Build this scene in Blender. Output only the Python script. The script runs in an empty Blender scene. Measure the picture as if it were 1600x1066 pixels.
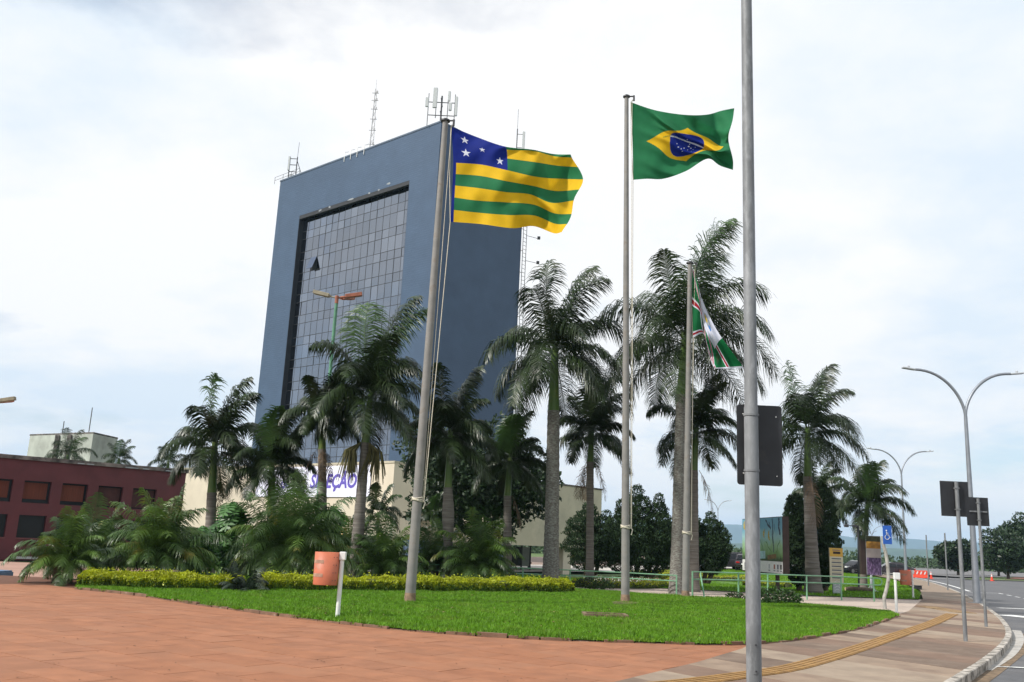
import bpy, bmesh, math, random
import numpy as np
from mathutils import Vector, Matrix
random.seed(7); rng = np.random.default_rng(7)
scn = bpy.context.scene
R = math.radians
# ------------------------------------------------------------------ camera
F, EYE = 1420.0, 1.75
XV, YV = 1100.0, -5880.0                      # zenith vanishing point in photo pixels (1600x1066)
_u = np.array([XV-800, 533-YV, -F]); _u /= np.linalg.norm(_u)
_y = np.array([0, 0, -1.0]); _y = _y-_u*_y.dot(_u); _y /= np.linalg.norm(_y)
_x = np.cross(_y, _u)
CR = np.array([_x, _y, _u])                   # camera -> world
cd = bpy.data.cameras.new('camera'); cam = bpy.data.objects.new('camera', cd)
scn.collection.objects.link(cam); scn.camera = cam
M4 = Matrix([list(CR[i])+[0] for i in range(3)]+[[0, 0, 0, 1]]); M4.translation = (0, 0, EYE)
cam.matrix_world = M4
cd.sensor_width = 36; cd.lens = F/1600*36; cd.clip_start = .1; cd.clip_end = 20000
scn.render.resolution_x = 1024; scn.render.resolution_y = 682
# ------------------------------------------------------------------ light
SUN_AZ, SUN_EL = math.atan2(-.80, -.42), R(43)     # sun stands to the left, a little behind the camera
sd = Vector((math.sin(SUN_AZ)*math.cos(SUN_EL), math.cos(SUN_AZ)*math.cos(SUN_EL), math.sin(SUN_EL)))
sl = bpy.data.lights.new('sun', 'SUN'); sl.energy = 4.9; sl.angle = R(2.5); sl.color = (1, .955, .89)
so = bpy.data.objects.new('sun', sl); scn.collection.objects.link(so)
so.rotation_euler = sd.to_track_quat('Z', 'Y').to_euler()
W = bpy.data.worlds.new('World'); scn.world = W; W.use_nodes = True
nt = W.node_tree; N = nt.nodes; N.clear(); LK = nt.links.new
def nd(t, **k):
    n = N.new(t)
    for a, b in k.items(): setattr(n, a, b)
    return n
sky = nd('ShaderNodeTexSky', sky_type='NISHITA', sun_disc=False, sun_elevation=SUN_EL, sun_rotation=SUN_AZ)
tc = nd('ShaderNodeTexCoord'); sep = nd('ShaderNodeSeparateXYZ'); LK(tc.outputs['Generated'], sep.inputs[0])
az = nd('ShaderNodeMath', operation='ABSOLUTE'); LK(sep.outputs[2], az.inputs[0])
zz = nd('ShaderNodeMath', operation='ADD'); LK(az.outputs[0], zz.inputs[0]); zz.inputs[1].default_value = .22
dx = nd('ShaderNodeMath', operation='DIVIDE'); LK(sep.outputs[0], dx.inputs[0]); LK(zz.outputs[0], dx.inputs[1])
dy = nd('ShaderNodeMath', operation='DIVIDE'); LK(sep.outputs[1], dy.inputs[0]); LK(zz.outputs[0], dy.inputs[1])
cv = nd('ShaderNodeCombineXYZ'); LK(dx.outputs[0], cv.inputs[0]); LK(dy.outputs[0], cv.inputs[1]); cv.inputs[2].default_value = 1.3
n1 = nd('ShaderNodeTexNoise'); n1.inputs['Scale'].default_value = .85; n1.inputs['Detail'].default_value = 9; n1.inputs['Roughness'].default_value = .56
LK(cv.outputs[0], n1.inputs['Vector'])
cr = nd('ShaderNodeValToRGB'); cr.color_ramp.elements[0].position = .30; cr.color_ramp.elements[1].position = .46; cr.color_ramp.elements[0].color = (.03, .03, .03, 1)
LK(n1.outputs['Fac'], cr.inputs[0])
n2 = nd('ShaderNodeTexNoise'); n2.inputs['Scale'].default_value = 1.5; n2.inputs['Detail'].default_value = 8; n2.inputs['Roughness'].default_value = .55
mp = nd('ShaderNodeMapping'); mp.inputs['Location'].default_value = (4.1, 9.2, 1.7); LK(cv.outputs[0], mp.inputs[0]); LK(mp.outputs[0], n2.inputs['Vector'])
c2 = nd('ShaderNodeValToRGB'); e = c2.color_ramp.elements
e[0].position = .36; e[0].color = (.78, .87, .96, 1); e[1].position = .56; e[1].color = (1.0, 1.0, 1.0, 1)
LK(n2.outputs['Fac'], c2.inputs[0])
b1 = nd('ShaderNodeBackground'); b1.inputs[1].default_value = .15; LK(sky.outputs[0], b1.inputs[0])
b2 = nd('ShaderNodeBackground'); b2.inputs[1].default_value = 1.06; LK(c2.outputs[0], b2.inputs[0])
mx = nd('ShaderNodeMixShader'); LK(cr.outputs[0], mx.inputs[0]); LK(b1.outputs[0], mx.inputs[1]); LK(b2.outputs[0], mx.inputs[2])
wo = nd('ShaderNodeOutputWorld'); LK(mx.outputs[0], wo.inputs[0])
scn.view_settings.view_transform = 'Standard'; scn.view_settings.look = 'None'
scn.view_settings.exposure = 0; scn.view_settings.gamma = 1; scn.view_settings.use_curve_mapping = False
# ------------------------------------------------------------------ photo pixel -> place
def ray(px, py): return CR @ np.array([(px-800)/F, (533-py)/F, -1.0])
def gp(px, py, z=0.0):
    r = ray(px, py); t = (z-EYE)/r[2]; return Vector((r[0]*t, r[1]*t, z))
def at(px, py, d):
    r = ray(px, py); t = d/r[1]; return Vector((r[0]*t, d, EYE+r[2]*t))
def S(t): t = min(1, max(0, t)); return t*t*(3-2*t)
def gz(x, y):
    z = -.5*S((y-48)/16)*S((24-x)/8)-.5*S((y-36)/26)*S((-6-x)/10)
    return z-22*S((y-330)/400)
# ------------------------------------------------------------------ materials
MATS = {}
def mat(name, col, rough=.6, var=.18, scale=2.0, bump=0., bscale=40., metal=0., spec=.4, col2=None, c2scale=.8, c2lo=.5, c2hi=.7, trans=0., stretch=None, world=False, detail=5, coat=0):
    if name in MATS: return MATS[name]
    m = bpy.data.materials.new(name); m.use_nodes = True; t = m.node_tree; n = t.nodes; L = t.links.new
    p = n['Principled BSDF']; p.inputs['Roughness'].default_value = rough; p.inputs['Metallic'].default_value = metal
    p.inputs['Specular IOR Level'].default_value = spec
    if coat: p.inputs['Coat Weight'].default_value = coat
    if world: src = n.new('ShaderNodeNewGeometry').outputs['Position']
    else: src = n.new('ShaderNodeTexCoord').outputs['Object']
    if stretch:
        mpn = n.new('ShaderNodeMapping'); mpn.inputs['Scale'].default_value = stretch; L(src, mpn.inputs[0]); src = mpn.outputs[0]
    nz = n.new('ShaderNodeTexNoise'); nz.inputs['Scale'].default_value = scale; nz.inputs['Detail'].default_value = detail; L(src, nz.inputs['Vector'])
    rp = n.new('ShaderNodeValToRGB'); rp.color_ramp.elements[0].position = .3; rp.color_ramp.elements[1].position = .7
    rp.color_ramp.elements[0].color = tuple(c*(1-var) for c in col)+(1,); rp.color_ramp.elements[1].color = tuple(min(1, c*(1+var)) for c in col)+(1,)
    L(nz.outputs['Fac'], rp.inputs[0]); out = rp.outputs[0]
    if col2:
        nb = n.new('ShaderNodeTexNoise'); nb.inputs['Scale'].default_value = c2scale; nb.inputs['Detail'].default_value = 7; nb.inputs['Roughness'].default_value = .65
        L(src, nb.inputs['Vector'])
        mr = n.new('ShaderNodeMapRange'); mr.inputs[1].default_value = c2lo; mr.inputs[2].default_value = c2hi; L(nb.outputs['Fac'], mr.inputs[0])
        mi = n.new('ShaderNodeMix'); mi.data_type = 'RGBA'; L(mr.outputs[0], mi.inputs[0]); L(out, mi.inputs[6]); mi.inputs[7].default_value = tuple(col2)+(1,); out = mi.outputs[2]
    L(out, p.inputs['Base Color'])
    if bump:
        bn = n.new('ShaderNodeTexNoise'); bn.inputs['Scale'].default_value = bscale; bn.inputs['Detail'].default_value = 4; L(src, bn.inputs['Vector'])
        bu = n.new('ShaderNodeBump'); bu.inputs['Strength'].default_value = bump; bu.inputs['Distance'].default_value = .02; L(bn.outputs['Fac'], bu.inputs['Height']); L(bu.outputs[0], p.inputs['Normal'])
    if trans:
        tr = n.new('ShaderNodeBsdfTranslucent'); L(out, tr.inputs[0]); ms = n.new('ShaderNodeMixShader'); ms.inputs[0].default_value = trans
        L(p.outputs[0], ms.inputs[1]); L(tr.outputs[0], ms.inputs[2]); L(ms.outputs[0], n['Material Output'].inputs[0])
    MATS[name] = m; return m
# foliage
frond_m = mat('palm_frond', (.022, .040, .010), .40, .6, 1.7, spec=.45, trans=.12, world=True)
frond_l = mat('young_frond', (.05, .10, .025), .4, .4, 1.5, trans=.25, world=True)
frond_dead = mat('dead_frond', (.13, .085, .05), .8, .35, 3)
bush_m = mat('bush_frond', (.05, .095, .024), .38, .5, 2.2, trans=.18, world=True, col2=(.16, .15, .03), c2scale=1.6, c2lo=.6, c2hi=.75)
bush_y = mat('bush_frond_fresh', (.09, .16, .03), .4, .4, 2, trans=.25, world=True, col2=(.24, .19, .03), c2scale=1.2, c2lo=.55, c2hi=.7)
philo_m = mat('split_leaf', (.04, .12, .018), .38, .35, 2.5, spec=.5, trans=.15, world=True)
shaft_m = mat('crownshaft_green', (.075, .14, .025), .4, .25, 1.2, col2=(.14, .17, .035), c2scale=1.5)
trunk_m = mat('palm_trunk_bark', (.145, .128, .11), .88, .42, 1.6, .6, 6, stretch=(.4, .4, 9), col2=(.25, .24, .22), c2scale=2, c2lo=.52, c2hi=.7)
trunk_l = mat('palm_trunk_lichen', (.135, .12, .105), .88, .3, 8, .6, 30, stretch=(1, 1, 2.5), col2=(.26, .265, .235), c2scale=9, c2lo=.46, c2hi=.62)
bark_m = mat('tree_bark', (.10, .075, .05), .9, .3, 6, .6, 25)
leaf_dark = mat('broad_leaf_dark', (.022, .045, .016), .45, .5, 1.5, trans=.1, world=True)
leaf_mid = mat('broad_leaf', (.04, .085, .02), .5, .5, 1.2, trans=.15, world=True)
leaf_far = mat('far_leaf', (.045, .08, .03), .6, .4, .5, trans=.1, world=True)
conif_m = mat('conifer_needle', (.02, .044, .013), .85, .5, 2.5, world=True)
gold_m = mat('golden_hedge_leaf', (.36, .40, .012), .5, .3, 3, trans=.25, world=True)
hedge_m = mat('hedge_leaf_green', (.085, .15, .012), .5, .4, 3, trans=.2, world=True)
core_m = mat('hedge_twig', (.05, .06, .02), .9, .3, 5)
grass_m = mat('grass_blade', (.115, .255, .008), .6, .5, 7, trans=.3, world=True, col2=(.19, .26, .03), c2scale=.9, c2lo=.52, c2hi=.82)
lawn_m = mat('lawn_soil', (.075, .16, .015), .9, .3, 1.5, .6, 30, world=True)
meadow_m = mat('meadow', (.075, .13, .03), .95, .35, .05, .3, 8, world=True, col2=(.10, .10, .05), c2scale=.02)
# ground
plaza_fill = mat('plaza_joint', (.13, .055, .03), .9, .2, 4, world=True)
plz = [mat('plaza_slab_%s' % c, v, .82, .16, 2.6, .4, 70, world=True, col2=w, c2scale=.9, c2lo=.46, c2hi=.7, detail=9) for c, v, w in
       (('a', (.29, .12, .058), (.258, .113, .059)), ('b', (.305, .128, .063), (.295, .136, .073)), ('c', (.28, .114, .055), (.305, .127, .06)), ('d', (.29, .124, .064), (.248, .106, .053)))]
wlk = [mat('pavement_slab_%s' % c, v, .85, .16, 1.6, .3, 50, world=True, col2=w, c2scale=1.1, c2lo=.48, c2hi=.72) for c, v, w in
       (('pale', (.29, .225, .165), (.21, .155, .115)), ('brown', (.175, .112, .078), (.23, .16, .115)), ('tan', (.26, .19, .135), (.165, .11, .08)), ('dark', (.145, .10, .072), (.23, .17, .125)))]
wlk_base = mat('pavement_joint', (.24, .18, .13), .9, .2, 3, world=True)
tact_m = mat('tactile_yellow', (.29, .165, .055), .8, .25, 4, .3, 40, world=True, col2=(.30, .17, .07), c2scale=2.5)
kerb_m = mat('kerb_concrete', (.46, .42, .37), .9, .25, 2.5, .4, 30, world=True, col2=(.09, .08, .065), c2scale=4.5, c2lo=.44, c2hi=.62)
edging_m = mat('lawn_edging', (.17, .10, .065), .9, .35, 3, .4, 30, world=True, col2=(.36, .30, .24), c2scale=2, c2lo=.6, c2hi=.68)
asph_m = mat('asphalt', (.105, .105, .11), .85, .14, 3, .35, 120, world=True, col2=(.145, .14, .14), c2scale=.4)
paint_m = mat('road_paint', (.70, .70, .68), .7, .12, 3, world=True, col2=(.3, .3, .3), c2scale=5, c2lo=.58, c2hi=.7)
soil_m = mat('gutter_soil', (.17, .12, .075), .95, .4, 6, .6, 40, world=True)
path_m = mat('garden_path', (.44, .36, .30), .9, .16, 5, .3, 60, world=True)
apron_m = mat('pale_concrete', (.45, .42, .38), .85, .12, .6, world=True)
brick_road = mat('brown_paving', (.27, .195, .155), .9, .15, .6, world=True)
# buildings
def tiled(name, col, sx=.3, sy=.10):
    m = mat(name, col, .55, .07, .5, spec=.3, world=True, col2=tuple(c*.86 for c in col), c2scale=.12, c2lo=.45, c2hi=.75)
    t = m.node_tree; n = t.nodes; L = t.links.new
    tcn = n.new('ShaderNodeTexCoord'); sp = n.new('ShaderNodeSeparateXYZ'); L(tcn.outputs['Object'], sp.inputs[0])
    ad = n.new('ShaderNodeMath'); ad.operation = 'ADD'; L(sp.outputs[0], ad.inputs[0]); L(sp.outputs[1], ad.inputs[1])
    cb = n.new('ShaderNodeCombineXYZ'); L(ad.outputs[0], cb.inputs[0]); L(sp.outputs[2], cb.inputs[1])
    b = n.new('ShaderNodeTexBrick'); b.inputs['Scale'].default_value = 1; b.inputs['Brick Width'].default_value = sx*2; b.inputs['Row Height'].default_value = sy*3; b.inputs['Mortar Size'].default_value = .025
    L(cb.outputs[0], b.inputs['Vector'])
    bu = n.new('ShaderNodeBump'); bu.inputs['Strength'].default_value = .5; bu.inputs['Distance'].default_value = .02; bu.invert = True; L(b.outputs['Fac'], bu.inputs['Height'])
    L(bu.outputs[0], n['Principled BSDF'].inputs['Normal']); return m
tower_m = tiled('blue_tile', (.055, .090, .150))
white_wear = mat('worn_render', (.27, .29, .31), .9, .2, 2)
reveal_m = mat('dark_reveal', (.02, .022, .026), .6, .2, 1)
mull_m = mat('mullion', (.03, .032, .036), .5, .2, 3)
def glassy(name, tint, spec, rough=.03):
    m = mat(name, tint, rough, .15, .5, spec=spec)
    return m
pane_ms = []
for i, k in enumerate((.27, .30, .34, .29)):
    m = bpy.data.materials.new('reflective_pane_%s' % 'abcd'[i]); m.use_nodes = True; t = m.node_tree; n = t.nodes
    p = n['Principled BSDF']; p.inputs['Metallic'].default_value = 1; p.inputs['Roughness'].default_value = .03
    p.inputs['Base Color'].default_value = (k*.84, k*.92, k*1.06, 1)
    q = n.new('ShaderNodeTexNoise'); q.inputs['Scale'].default_value = .35; co = n.new('ShaderNodeNewGeometry'); t.links.new(co.outputs['Position'], q.inputs['Vector'])
    bu = n.new('ShaderNodeBump'); bu.inputs['Strength'].default_value = .12; bu.inputs['Distance'].default_value = .1; t.links.new(q.outputs['Fac'], bu.inputs['Height']); t.links.new(bu.outputs[0], p.inputs['Normal'])
    pane_ms.append(m)
dglass = glassy('dark_glass', (.012, .014, .017), .35, .16)
beige_m = mat('beige_wall', (.60, .53, .42), .85, .08, .5, .15, 30, world=True, col2=(.50, .44, .35), c2scale=.25, stretch=None)
beige2 = mat('beige_wall_aged', (.47, .42, .32), .85, .1, .6, world=True, col2=(.36, .33, .26), c2scale=.4, c2lo=.5, c2hi=.7)
red_m = mat('maroon_wall', (.092, .025, .029), .8, .16, .7, .2, 20, world=True, stretch=None, col2=(.085, .026, .03), c2scale=.5)
blind_m = mat('rust_blind', (.10, .025, .012), .8, .25, 3, stretch=(8, 8, .3))
cap_m = mat('roof_cap_stained', (.16, .14, .13), .9, .4, 1.5, world=True, col2=(.035, .032, .03), c2scale=1.2, c2lo=.42, c2hi=.6)
conc_old = mat('stained_concrete', (.40, .42, .38), .9, .18, .5, .2, 10, world=True, col2=(.22, .22, .2), c2scale=.35, c2lo=.52, c2hi=.75)
white_m = mat('white_paint', (.72, .72, .70), .6, .08, 3)
wall_white = mat('grey_white_wall', (.45, .46, .45), .8, .1, 2)
bluepaint = mat('blue_painted_concrete', (.10, .17, .27), .8, .2, 2, world=True)
# metal and objects
galv = mat('galvanised_steel', (.165, .172, .178), .6, .22, 5, metal=.15, stretch=(1, 1, .35), col2=(.255, .265, .275), c2scale=9, c2lo=.48, c2hi=.66)
pole_m = mat('weathered_pole', (.22, .212, .20), .7, .16, 3, .2, 30, metal=.1, col2=(.19, .16, .13), c2scale=3, c2lo=.55, c2hi=.72)
pole_dk = mat('pole_foot_rust', (.22, .15, .10), .9, .35, 8, .3, 40)
black_m = mat('sign_back_black', (.02, .021, .024), .55, .25, 4, col2=(.05, .045, .04), c2scale=3, c2lo=.6, c2hi=.8)
steel_dk = mat('dark_steel', (.06, .06, .065), .5, .2, 4, metal=.5)
ant_m = mat('antenna_panel', (.52, .54, .54), .5, .06, 3)
thin_m = mat('mast_steel', (.28, .28, .29), .5, .1, 3, metal=.5)
green_pole = mat('green_lamp_paint', (.08, .22, .13), .5, .2, 3)
lampor = mat('lamp_head_orange', (.30, .105, .06), .5, .25, 4)
lampgr = mat('lamp_head_faded', (.26, .23, .16), .6, .25, 4)
fence_m = mat('pale_green_rail', (.16, .33, .20), .5, .15, 4)
bin_m = mat('orange_bin', (.46, .135, .07), .5, .12, 4, col2=(.36, .19, .13), c2scale=3, c2lo=.62, c2hi=.72)
bin_scr = mat('bin_worn_sticker', (.40, .24, .17), .8, .3, 8)
rope_m = mat('rope', (.62, .57, .46), .9, .15, 30)
brown_st = mat('dark_brown_frame', (.035, .02, .016), .6, .25, 3)
bluesg = mat('sign_blue', (.02, .10, .42), .4, .08, 3)
cream_m = mat('totem_cream', (.62, .56, .42), .5, .06, 3)
yel_m = mat('totem_yellow', (.62, .36, .06), .5, .08, 3)
ink_m = mat('ink_grey', (.12, .13, .16), .6, .1, 5)
grey_m = mat('grey_paint', (.42, .44, .46), .6, .08, 3)
cone_m = mat('safety_orange', (.72, .06, .025), .5, .1, 4)
tyre_m = mat('tyre', (.015, .015, .016), .8, .2, 5); rim_m = mat('rim', (.30, .30, .31), .35, .1, 5, metal=.7)
lampw = mat('car_lamp', (.6, .6, .6), .2, .05, 3); lampr = mat('tail_lamp', (.35, .01, .01), .3, .1, 3)
def paint(name, c): return mat(name, c, .25, .05, 2, spec=.5, coat=.6)
purple_m = mat('banner_purple', (.12, .09, .42), .7, .06, 3); banner_m = mat('banner_white', (.74, .74, .88), .7, .05, .4)
def cloth(name, c): return mat(name, c, .75, .08, 3, trans=.35, spec=.2)
fg, fy, fb, fw, fr = cloth('flag_green', (.022, .175, .07)), cloth('flag_yellow', (.78, .48, .015)), cloth('flag_blue', (.008, .022, .22)), cloth('flag_white', (.72, .74, .85)), cloth('flag_red', (.40, .015, .03))
fg2 = cloth('flag_green_deep', (.008, .16, .05)); fgold = cloth('flag_gold', (.55, .40, .03)); fgrey = cloth('flag_silver', (.35, .38, .42)); fbl2 = cloth('flag_sky_blue', (.05, .20, .55))
# ------------------------------------------------------------------ mesh helpers
class MB:
    def __init__(s): s.v, s.f, s.m, s.sm = [], [], [], []
    def add(s, vs, fs, mi=0, sm=False):
        o = len(s.v); s.v += [tuple(v) for v in vs]
        for f in fs: s.f.append([o+i for i in f]); s.m.append(mi); s.sm.append(sm)
        return s
    def box(s, lo, hi, mi=0, mtx=None):
        x0, y0, z0 = lo; x1, y1, z1 = hi
        vs = [Vector(p) for p in ((x0, y0, z0), (x1, y0, z0), (x1, y1, z0), (x0, y1, z0), (x0, y0, z1), (x1, y0, z1), (x1, y1, z1), (x0, y1, z1))]
        if mtx: vs = [mtx @ v for v in vs]
        return s.add(vs, [(0, 3, 2, 1), (4, 5, 6, 7), (0, 1, 5, 4), (1, 2, 6, 5), (2, 3, 7, 6), (3, 0, 4, 7)], mi)
    def tube(s, pts, rad, n=8, mi=0, caps=True):
        pts = [Vector(p) for p in pts]; k = len(pts)
        if not hasattr(rad, '__len__'): rad = [rad]*k
        vs = []; up = None
        for i, p in enumerate(pts):
            t = (pts[min(i+1, k-1)]-pts[max(i-1, 0)]).normalized()
            if up is None: up = Vector((1, 0, 0)) if abs(t.x) < .8 else Vector((0, 1, 0))
            a = (up-t*up.dot(t)).normalized(); b = t.cross(a); up = a
            vs += [p+(a*math.cos(2*math.pi*j/n)+b*math.sin(2*math.pi*j/n))*rad[i] for j in range(n)]
        fs = [(i*n+j, i*n+(j+1) % n, (i+1)*n+(j+1) % n, (i+1)*n+j) for i in range(k-1) for j in range(n)]
        s.add(vs, fs, mi, True)
        if caps: s.add(vs[:n], [tuple(range(n))[::-1]], mi); s.add(vs[-n:], [tuple(range(n))], mi)
        return s
    def prism(s, poly, z0, z1, mi=0):
        n = len(poly); vs = [(p[0], p[1], z0) for p in poly]+[(p[0], p[1], z1) for p in poly]
        return s.add(vs, [tuple(range(n))[::-1], tuple(range(n, 2*n))]+[(i, (i+1) % n, n+(i+1) % n, n+i) for i in range(n)], mi)
    def build(s, name, mats, parent=None, loc=None):
        me = bpy.data.meshes.new(name); me.from_pydata(s.v, [], s.f)
        for m in (mats if isinstance(mats, (list, tuple)) else [mats]): me.materials.append(m)
        me.polygons.foreach_set('material_index', s.m); me.polygons.foreach_set('use_smooth', s.sm); me.update()
        return link(name, me, parent, loc)
def link(name, me, parent=None, loc=None):
    o = bpy.data.objects.new(name, me); scn.collection.objects.link(o)
    if parent: o.parent = parent
    if loc is not None: o.location = loc
    return o
def tag(o, label=None, cat=None, group=None, kind=None):
    for k, v in (('label', label), ('category', cat), ('group', group), ('kind', kind)):
        if v: o[k] = v
    return o
def thing(name, label, cat, loc=(0, 0, 0), rz=0, group=None):
    o = link(name, None, None, loc); o.rotation_euler.z = rz; o.empty_display_size = .2; return tag(o, label, cat, group)
def recalc(o):
    bm = bmesh.new(); bm.from_mesh(o.data); bmesh.ops.recalc_face_normals(bm, faces=bm.faces); bm.to_mesh(o.data); bm.free(); return o
def bevel(o, w=.02, seg=2):
    bm = bmesh.new(); bm.from_mesh(o.data); bmesh.ops.remove_doubles(bm, verts=bm.verts, dist=1e-5); bmesh.ops.bevel(bm, geom=bm.edges[:], offset=w, segments=seg, affect='EDGES', clamp_overlap=True)
    bmesh.ops.recalc_face_normals(bm, faces=bm.faces); bm.to_mesh(o.data); bm.free(); return o
def tri_mesh(name, V, Fc, mats, parent=None, loc=None, mi=None):
    me = bpy.data.meshes.new(name); V = np.asarray(V, np.float32); Fc = np.asarray(Fc, np.int32); k = Fc.shape[1]
    me.vertices.add(len(V)); me.vertices.foreach_set('co', V.ravel()); me.loops.add(Fc.size); me.loops.foreach_set('vertex_index', Fc.ravel())
    me.polygons.add(len(Fc)); me.polygons.foreach_set('loop_start', np.arange(0, Fc.size, k, dtype=np.int32)); me.polygons.foreach_set('loop_total', np.full(len(Fc), k, np.int32))
    for m in (mats if isinstance(mats, (list, tuple)) else [mats]): me.materials.append(m)
    if mi is not None: me.polygons.foreach_set('material_index', np.asarray(mi, np.int32))
    me.update(calc_edges=True); return link(name, me, parent, loc)
def spline(pts, n):
    P = [Vector(p) for p in pts]; out = []
    for i in range(len(P)-1):
        a, b, c, d = P[max(i-1, 0)], P[i], P[i+1], P[min(i+2, len(P)-1)]
        for j in range(n):
            t = j/n; out.append(.5*((2*b)+(c-a)*t+(2*a-5*b+4*c-d)*t*t+(3*b-a-3*c+d)*t**3))
    return out+[P[-1]]
def inpoly(x, y, poly):
    r = np.zeros(len(x), bool); j = len(poly)-1
    for i in range(len(poly)):
        xi, yi, xj, yj = poly[i][0], poly[i][1], poly[j][0], poly[j][1]
        c = ((yi > y) != (yj > y)) & (x < (xj-xi)*(y-yi)/((yj-yi) or 1e-9)+xi); r ^= c; j = i
    return r
def clip(poly, nrm, d):                        # keep nrm.p <= d
    out = []
    for i in range(len(poly)):
        a, b = poly[i], poly[(i+1) % len(poly)]; da, db = nrm.dot(a)-d, nrm.dot(b)-d
        if da <= 0: out.append(a)
        if da*db < 0: out.append(a+(b-a)*(da/(da-db)))
    return out
def sheet(name, poly, dz, m, kind='structure', label=None, drape=False):
    bm = bmesh.new(); f = bm.faces.new([bm.verts.new((p[0], p[1], 0)) for p in poly]); bmesh.ops.triangulate(bm, faces=[f])
    if drape:
        xs = [p[0] for p in poly]; ys = [p[1] for p in poly]
        for ax, lo, hi in ((0, min(xs), max(xs)), (1, min(ys), max(ys))):
            st = 4 if hi-lo < 140 else 12
            for k in range(1, int((hi-lo)/st)+1):
                nn = [0, 0, 0]; nn[ax] = 1; c = [0, 0, 0]; c[ax] = lo+k*st
                bmesh.ops.bisect_plane(bm, geom=bm.verts[:]+bm.edges[:]+bm.faces[:], plane_co=c, plane_no=nn)
    for v in bm.verts: v.co.z = dz+(gz(v.co.x, v.co.y) if drape else 0)
    bmesh.ops.recalc_face_normals(bm, faces=bm.faces)
    for fc in bm.faces:
        if fc.normal.z < 0: fc.normal_flip()
    me = bpy.data.meshes.new(name); bm.to_mesh(me); bm.free(); me.materials.append(m)
    o = link(name, me); return tag(o, label, None, None, kind)
def text_mesh(body, size, shear=0):
    c = bpy.data.curves.new('lettering', 'FONT'); c.body = body; c.size = size; c.shear = shear; c.align_x = 'LEFT'; c.resolution_u = 3; c.offset = .032*size if body != 'ORDEM E PROGRESSO' else 0
    o = bpy.data.objects.new('lettering', c); scn.collection.objects.link(o); dg = bpy.context.evaluated_depsgraph_get(); dg.update()
    me = bpy.data.meshes.new_from_object(o.evaluated_get(dg)); bpy.data.objects.remove(o); bpy.data.curves.remove(c); return me
# ================================================================== SETTING
def axis(a, b, near, step): 
    v = list(np.arange(-near, near+.1, step)); 
    g = [near*1.25**k for k in range(1, 40) if near*1.25**k < b]
    return sorted([-x for x in g if -x > a]+v+g+[a, b])
gx = axis(-8400, 8400, 90, 6); gy = [y for y in axis(-300, 8800, 130, 5) if y >= -300]
V = [(x, y, gz(x, y)-.20-.1*S((y-50)/20)*0) for y in gy for x in gx]; nx = len(gx)
Fc = [(j*nx+i, j*nx+i+1, (j+1)*nx+i+1, (j+1)*nx+i) for j in range(len(gy)-1) for i in range(nx-1)]
tag(tri_mesh('ground', V, Fc, meadow_m), 'wide green ground reaching to the hills', kind='structure')
def ridge(name, d, hgt, amp, seed, m, label, depth=900):
    r = np.random.default_rng(seed); n = 220; xs = np.linspace(-1.0*d, 1.0*d, n); ph = r.uniform(0, 6.28, 8); fr_ = np.array([1.3, 2.1, 3.7, 5.9, 9.3, 14., 23., 37.])/d*3
    h = hgt+amp*sum(np.sin(xs*fr_[k]+ph[k])/(1+k*.7) for k in range(8)); h = np.maximum(h, 4)
    V = []; rows = 9
    for j in range(rows):
        t = j/(rows-1); prof = math.sin(math.pi*t)**.8
        V += [(x, d-depth/2+depth*t+40*math.sin(x*.01+j), -24+(hh+24)*prof+(amp*.12*math.sin(x*.02+j*2.1) if 0 < j < rows-1 else -6)) for x, hh in zip(xs, h)]
    Fc = [(j*n+i, j*n+i+1, (j+1)*n+i+1, (j+1)*n+i) for j in range(rows-1) for i in range(n-1)]
    o = tri_mesh(name, V, Fc, m); 
    for p in o.data.polygons: p.use_smooth = True
    return tag(o, label, kind='structure')
ridge('hills', 7200, 165, 22, 3, mat('hill_forest', (.05, .08, .05), .95, .3, .004, world=True), 'long blue ridge of hills on the horizon', 1500)
ridge('hills', 3300, 32, 7, 5, mat('hill_forest_near', (.045, .075, .035), .95, .4, .012, world=True), 'lower wooded ridge in front of the blue hills', 900)
# lawn outline in photo pixels
front = [gp(*p) for p in ((118, 921), (200, 929), (300, 944), (400, 958), (500, 971), (600, 982), (700, 991), (850, 1000), (1000, 1005), (1100, 1008), (1180, 1007), (1260, 999), (1330, 986), (1375, 973), (1405, 963))]
front = spline(front, 4)
back = [gp(*p) for p in ((1390, 957), (1240, 944), (1100, 935), (1000, 929), (880, 921), (700, 913), (500, 905), (250, 897), (130, 905))]
lawn_poly = [Vector((p.x, p.y)) for p in front+back]
lawn_wide = [Vector((p.x, p.y-.05+.05*math.sin(k*2.3)+.04*math.sin(k*5.1))) for k, p in enumerate(spline(front, 3))]+[Vector((p.x, p.y)) for p in back]
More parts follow.
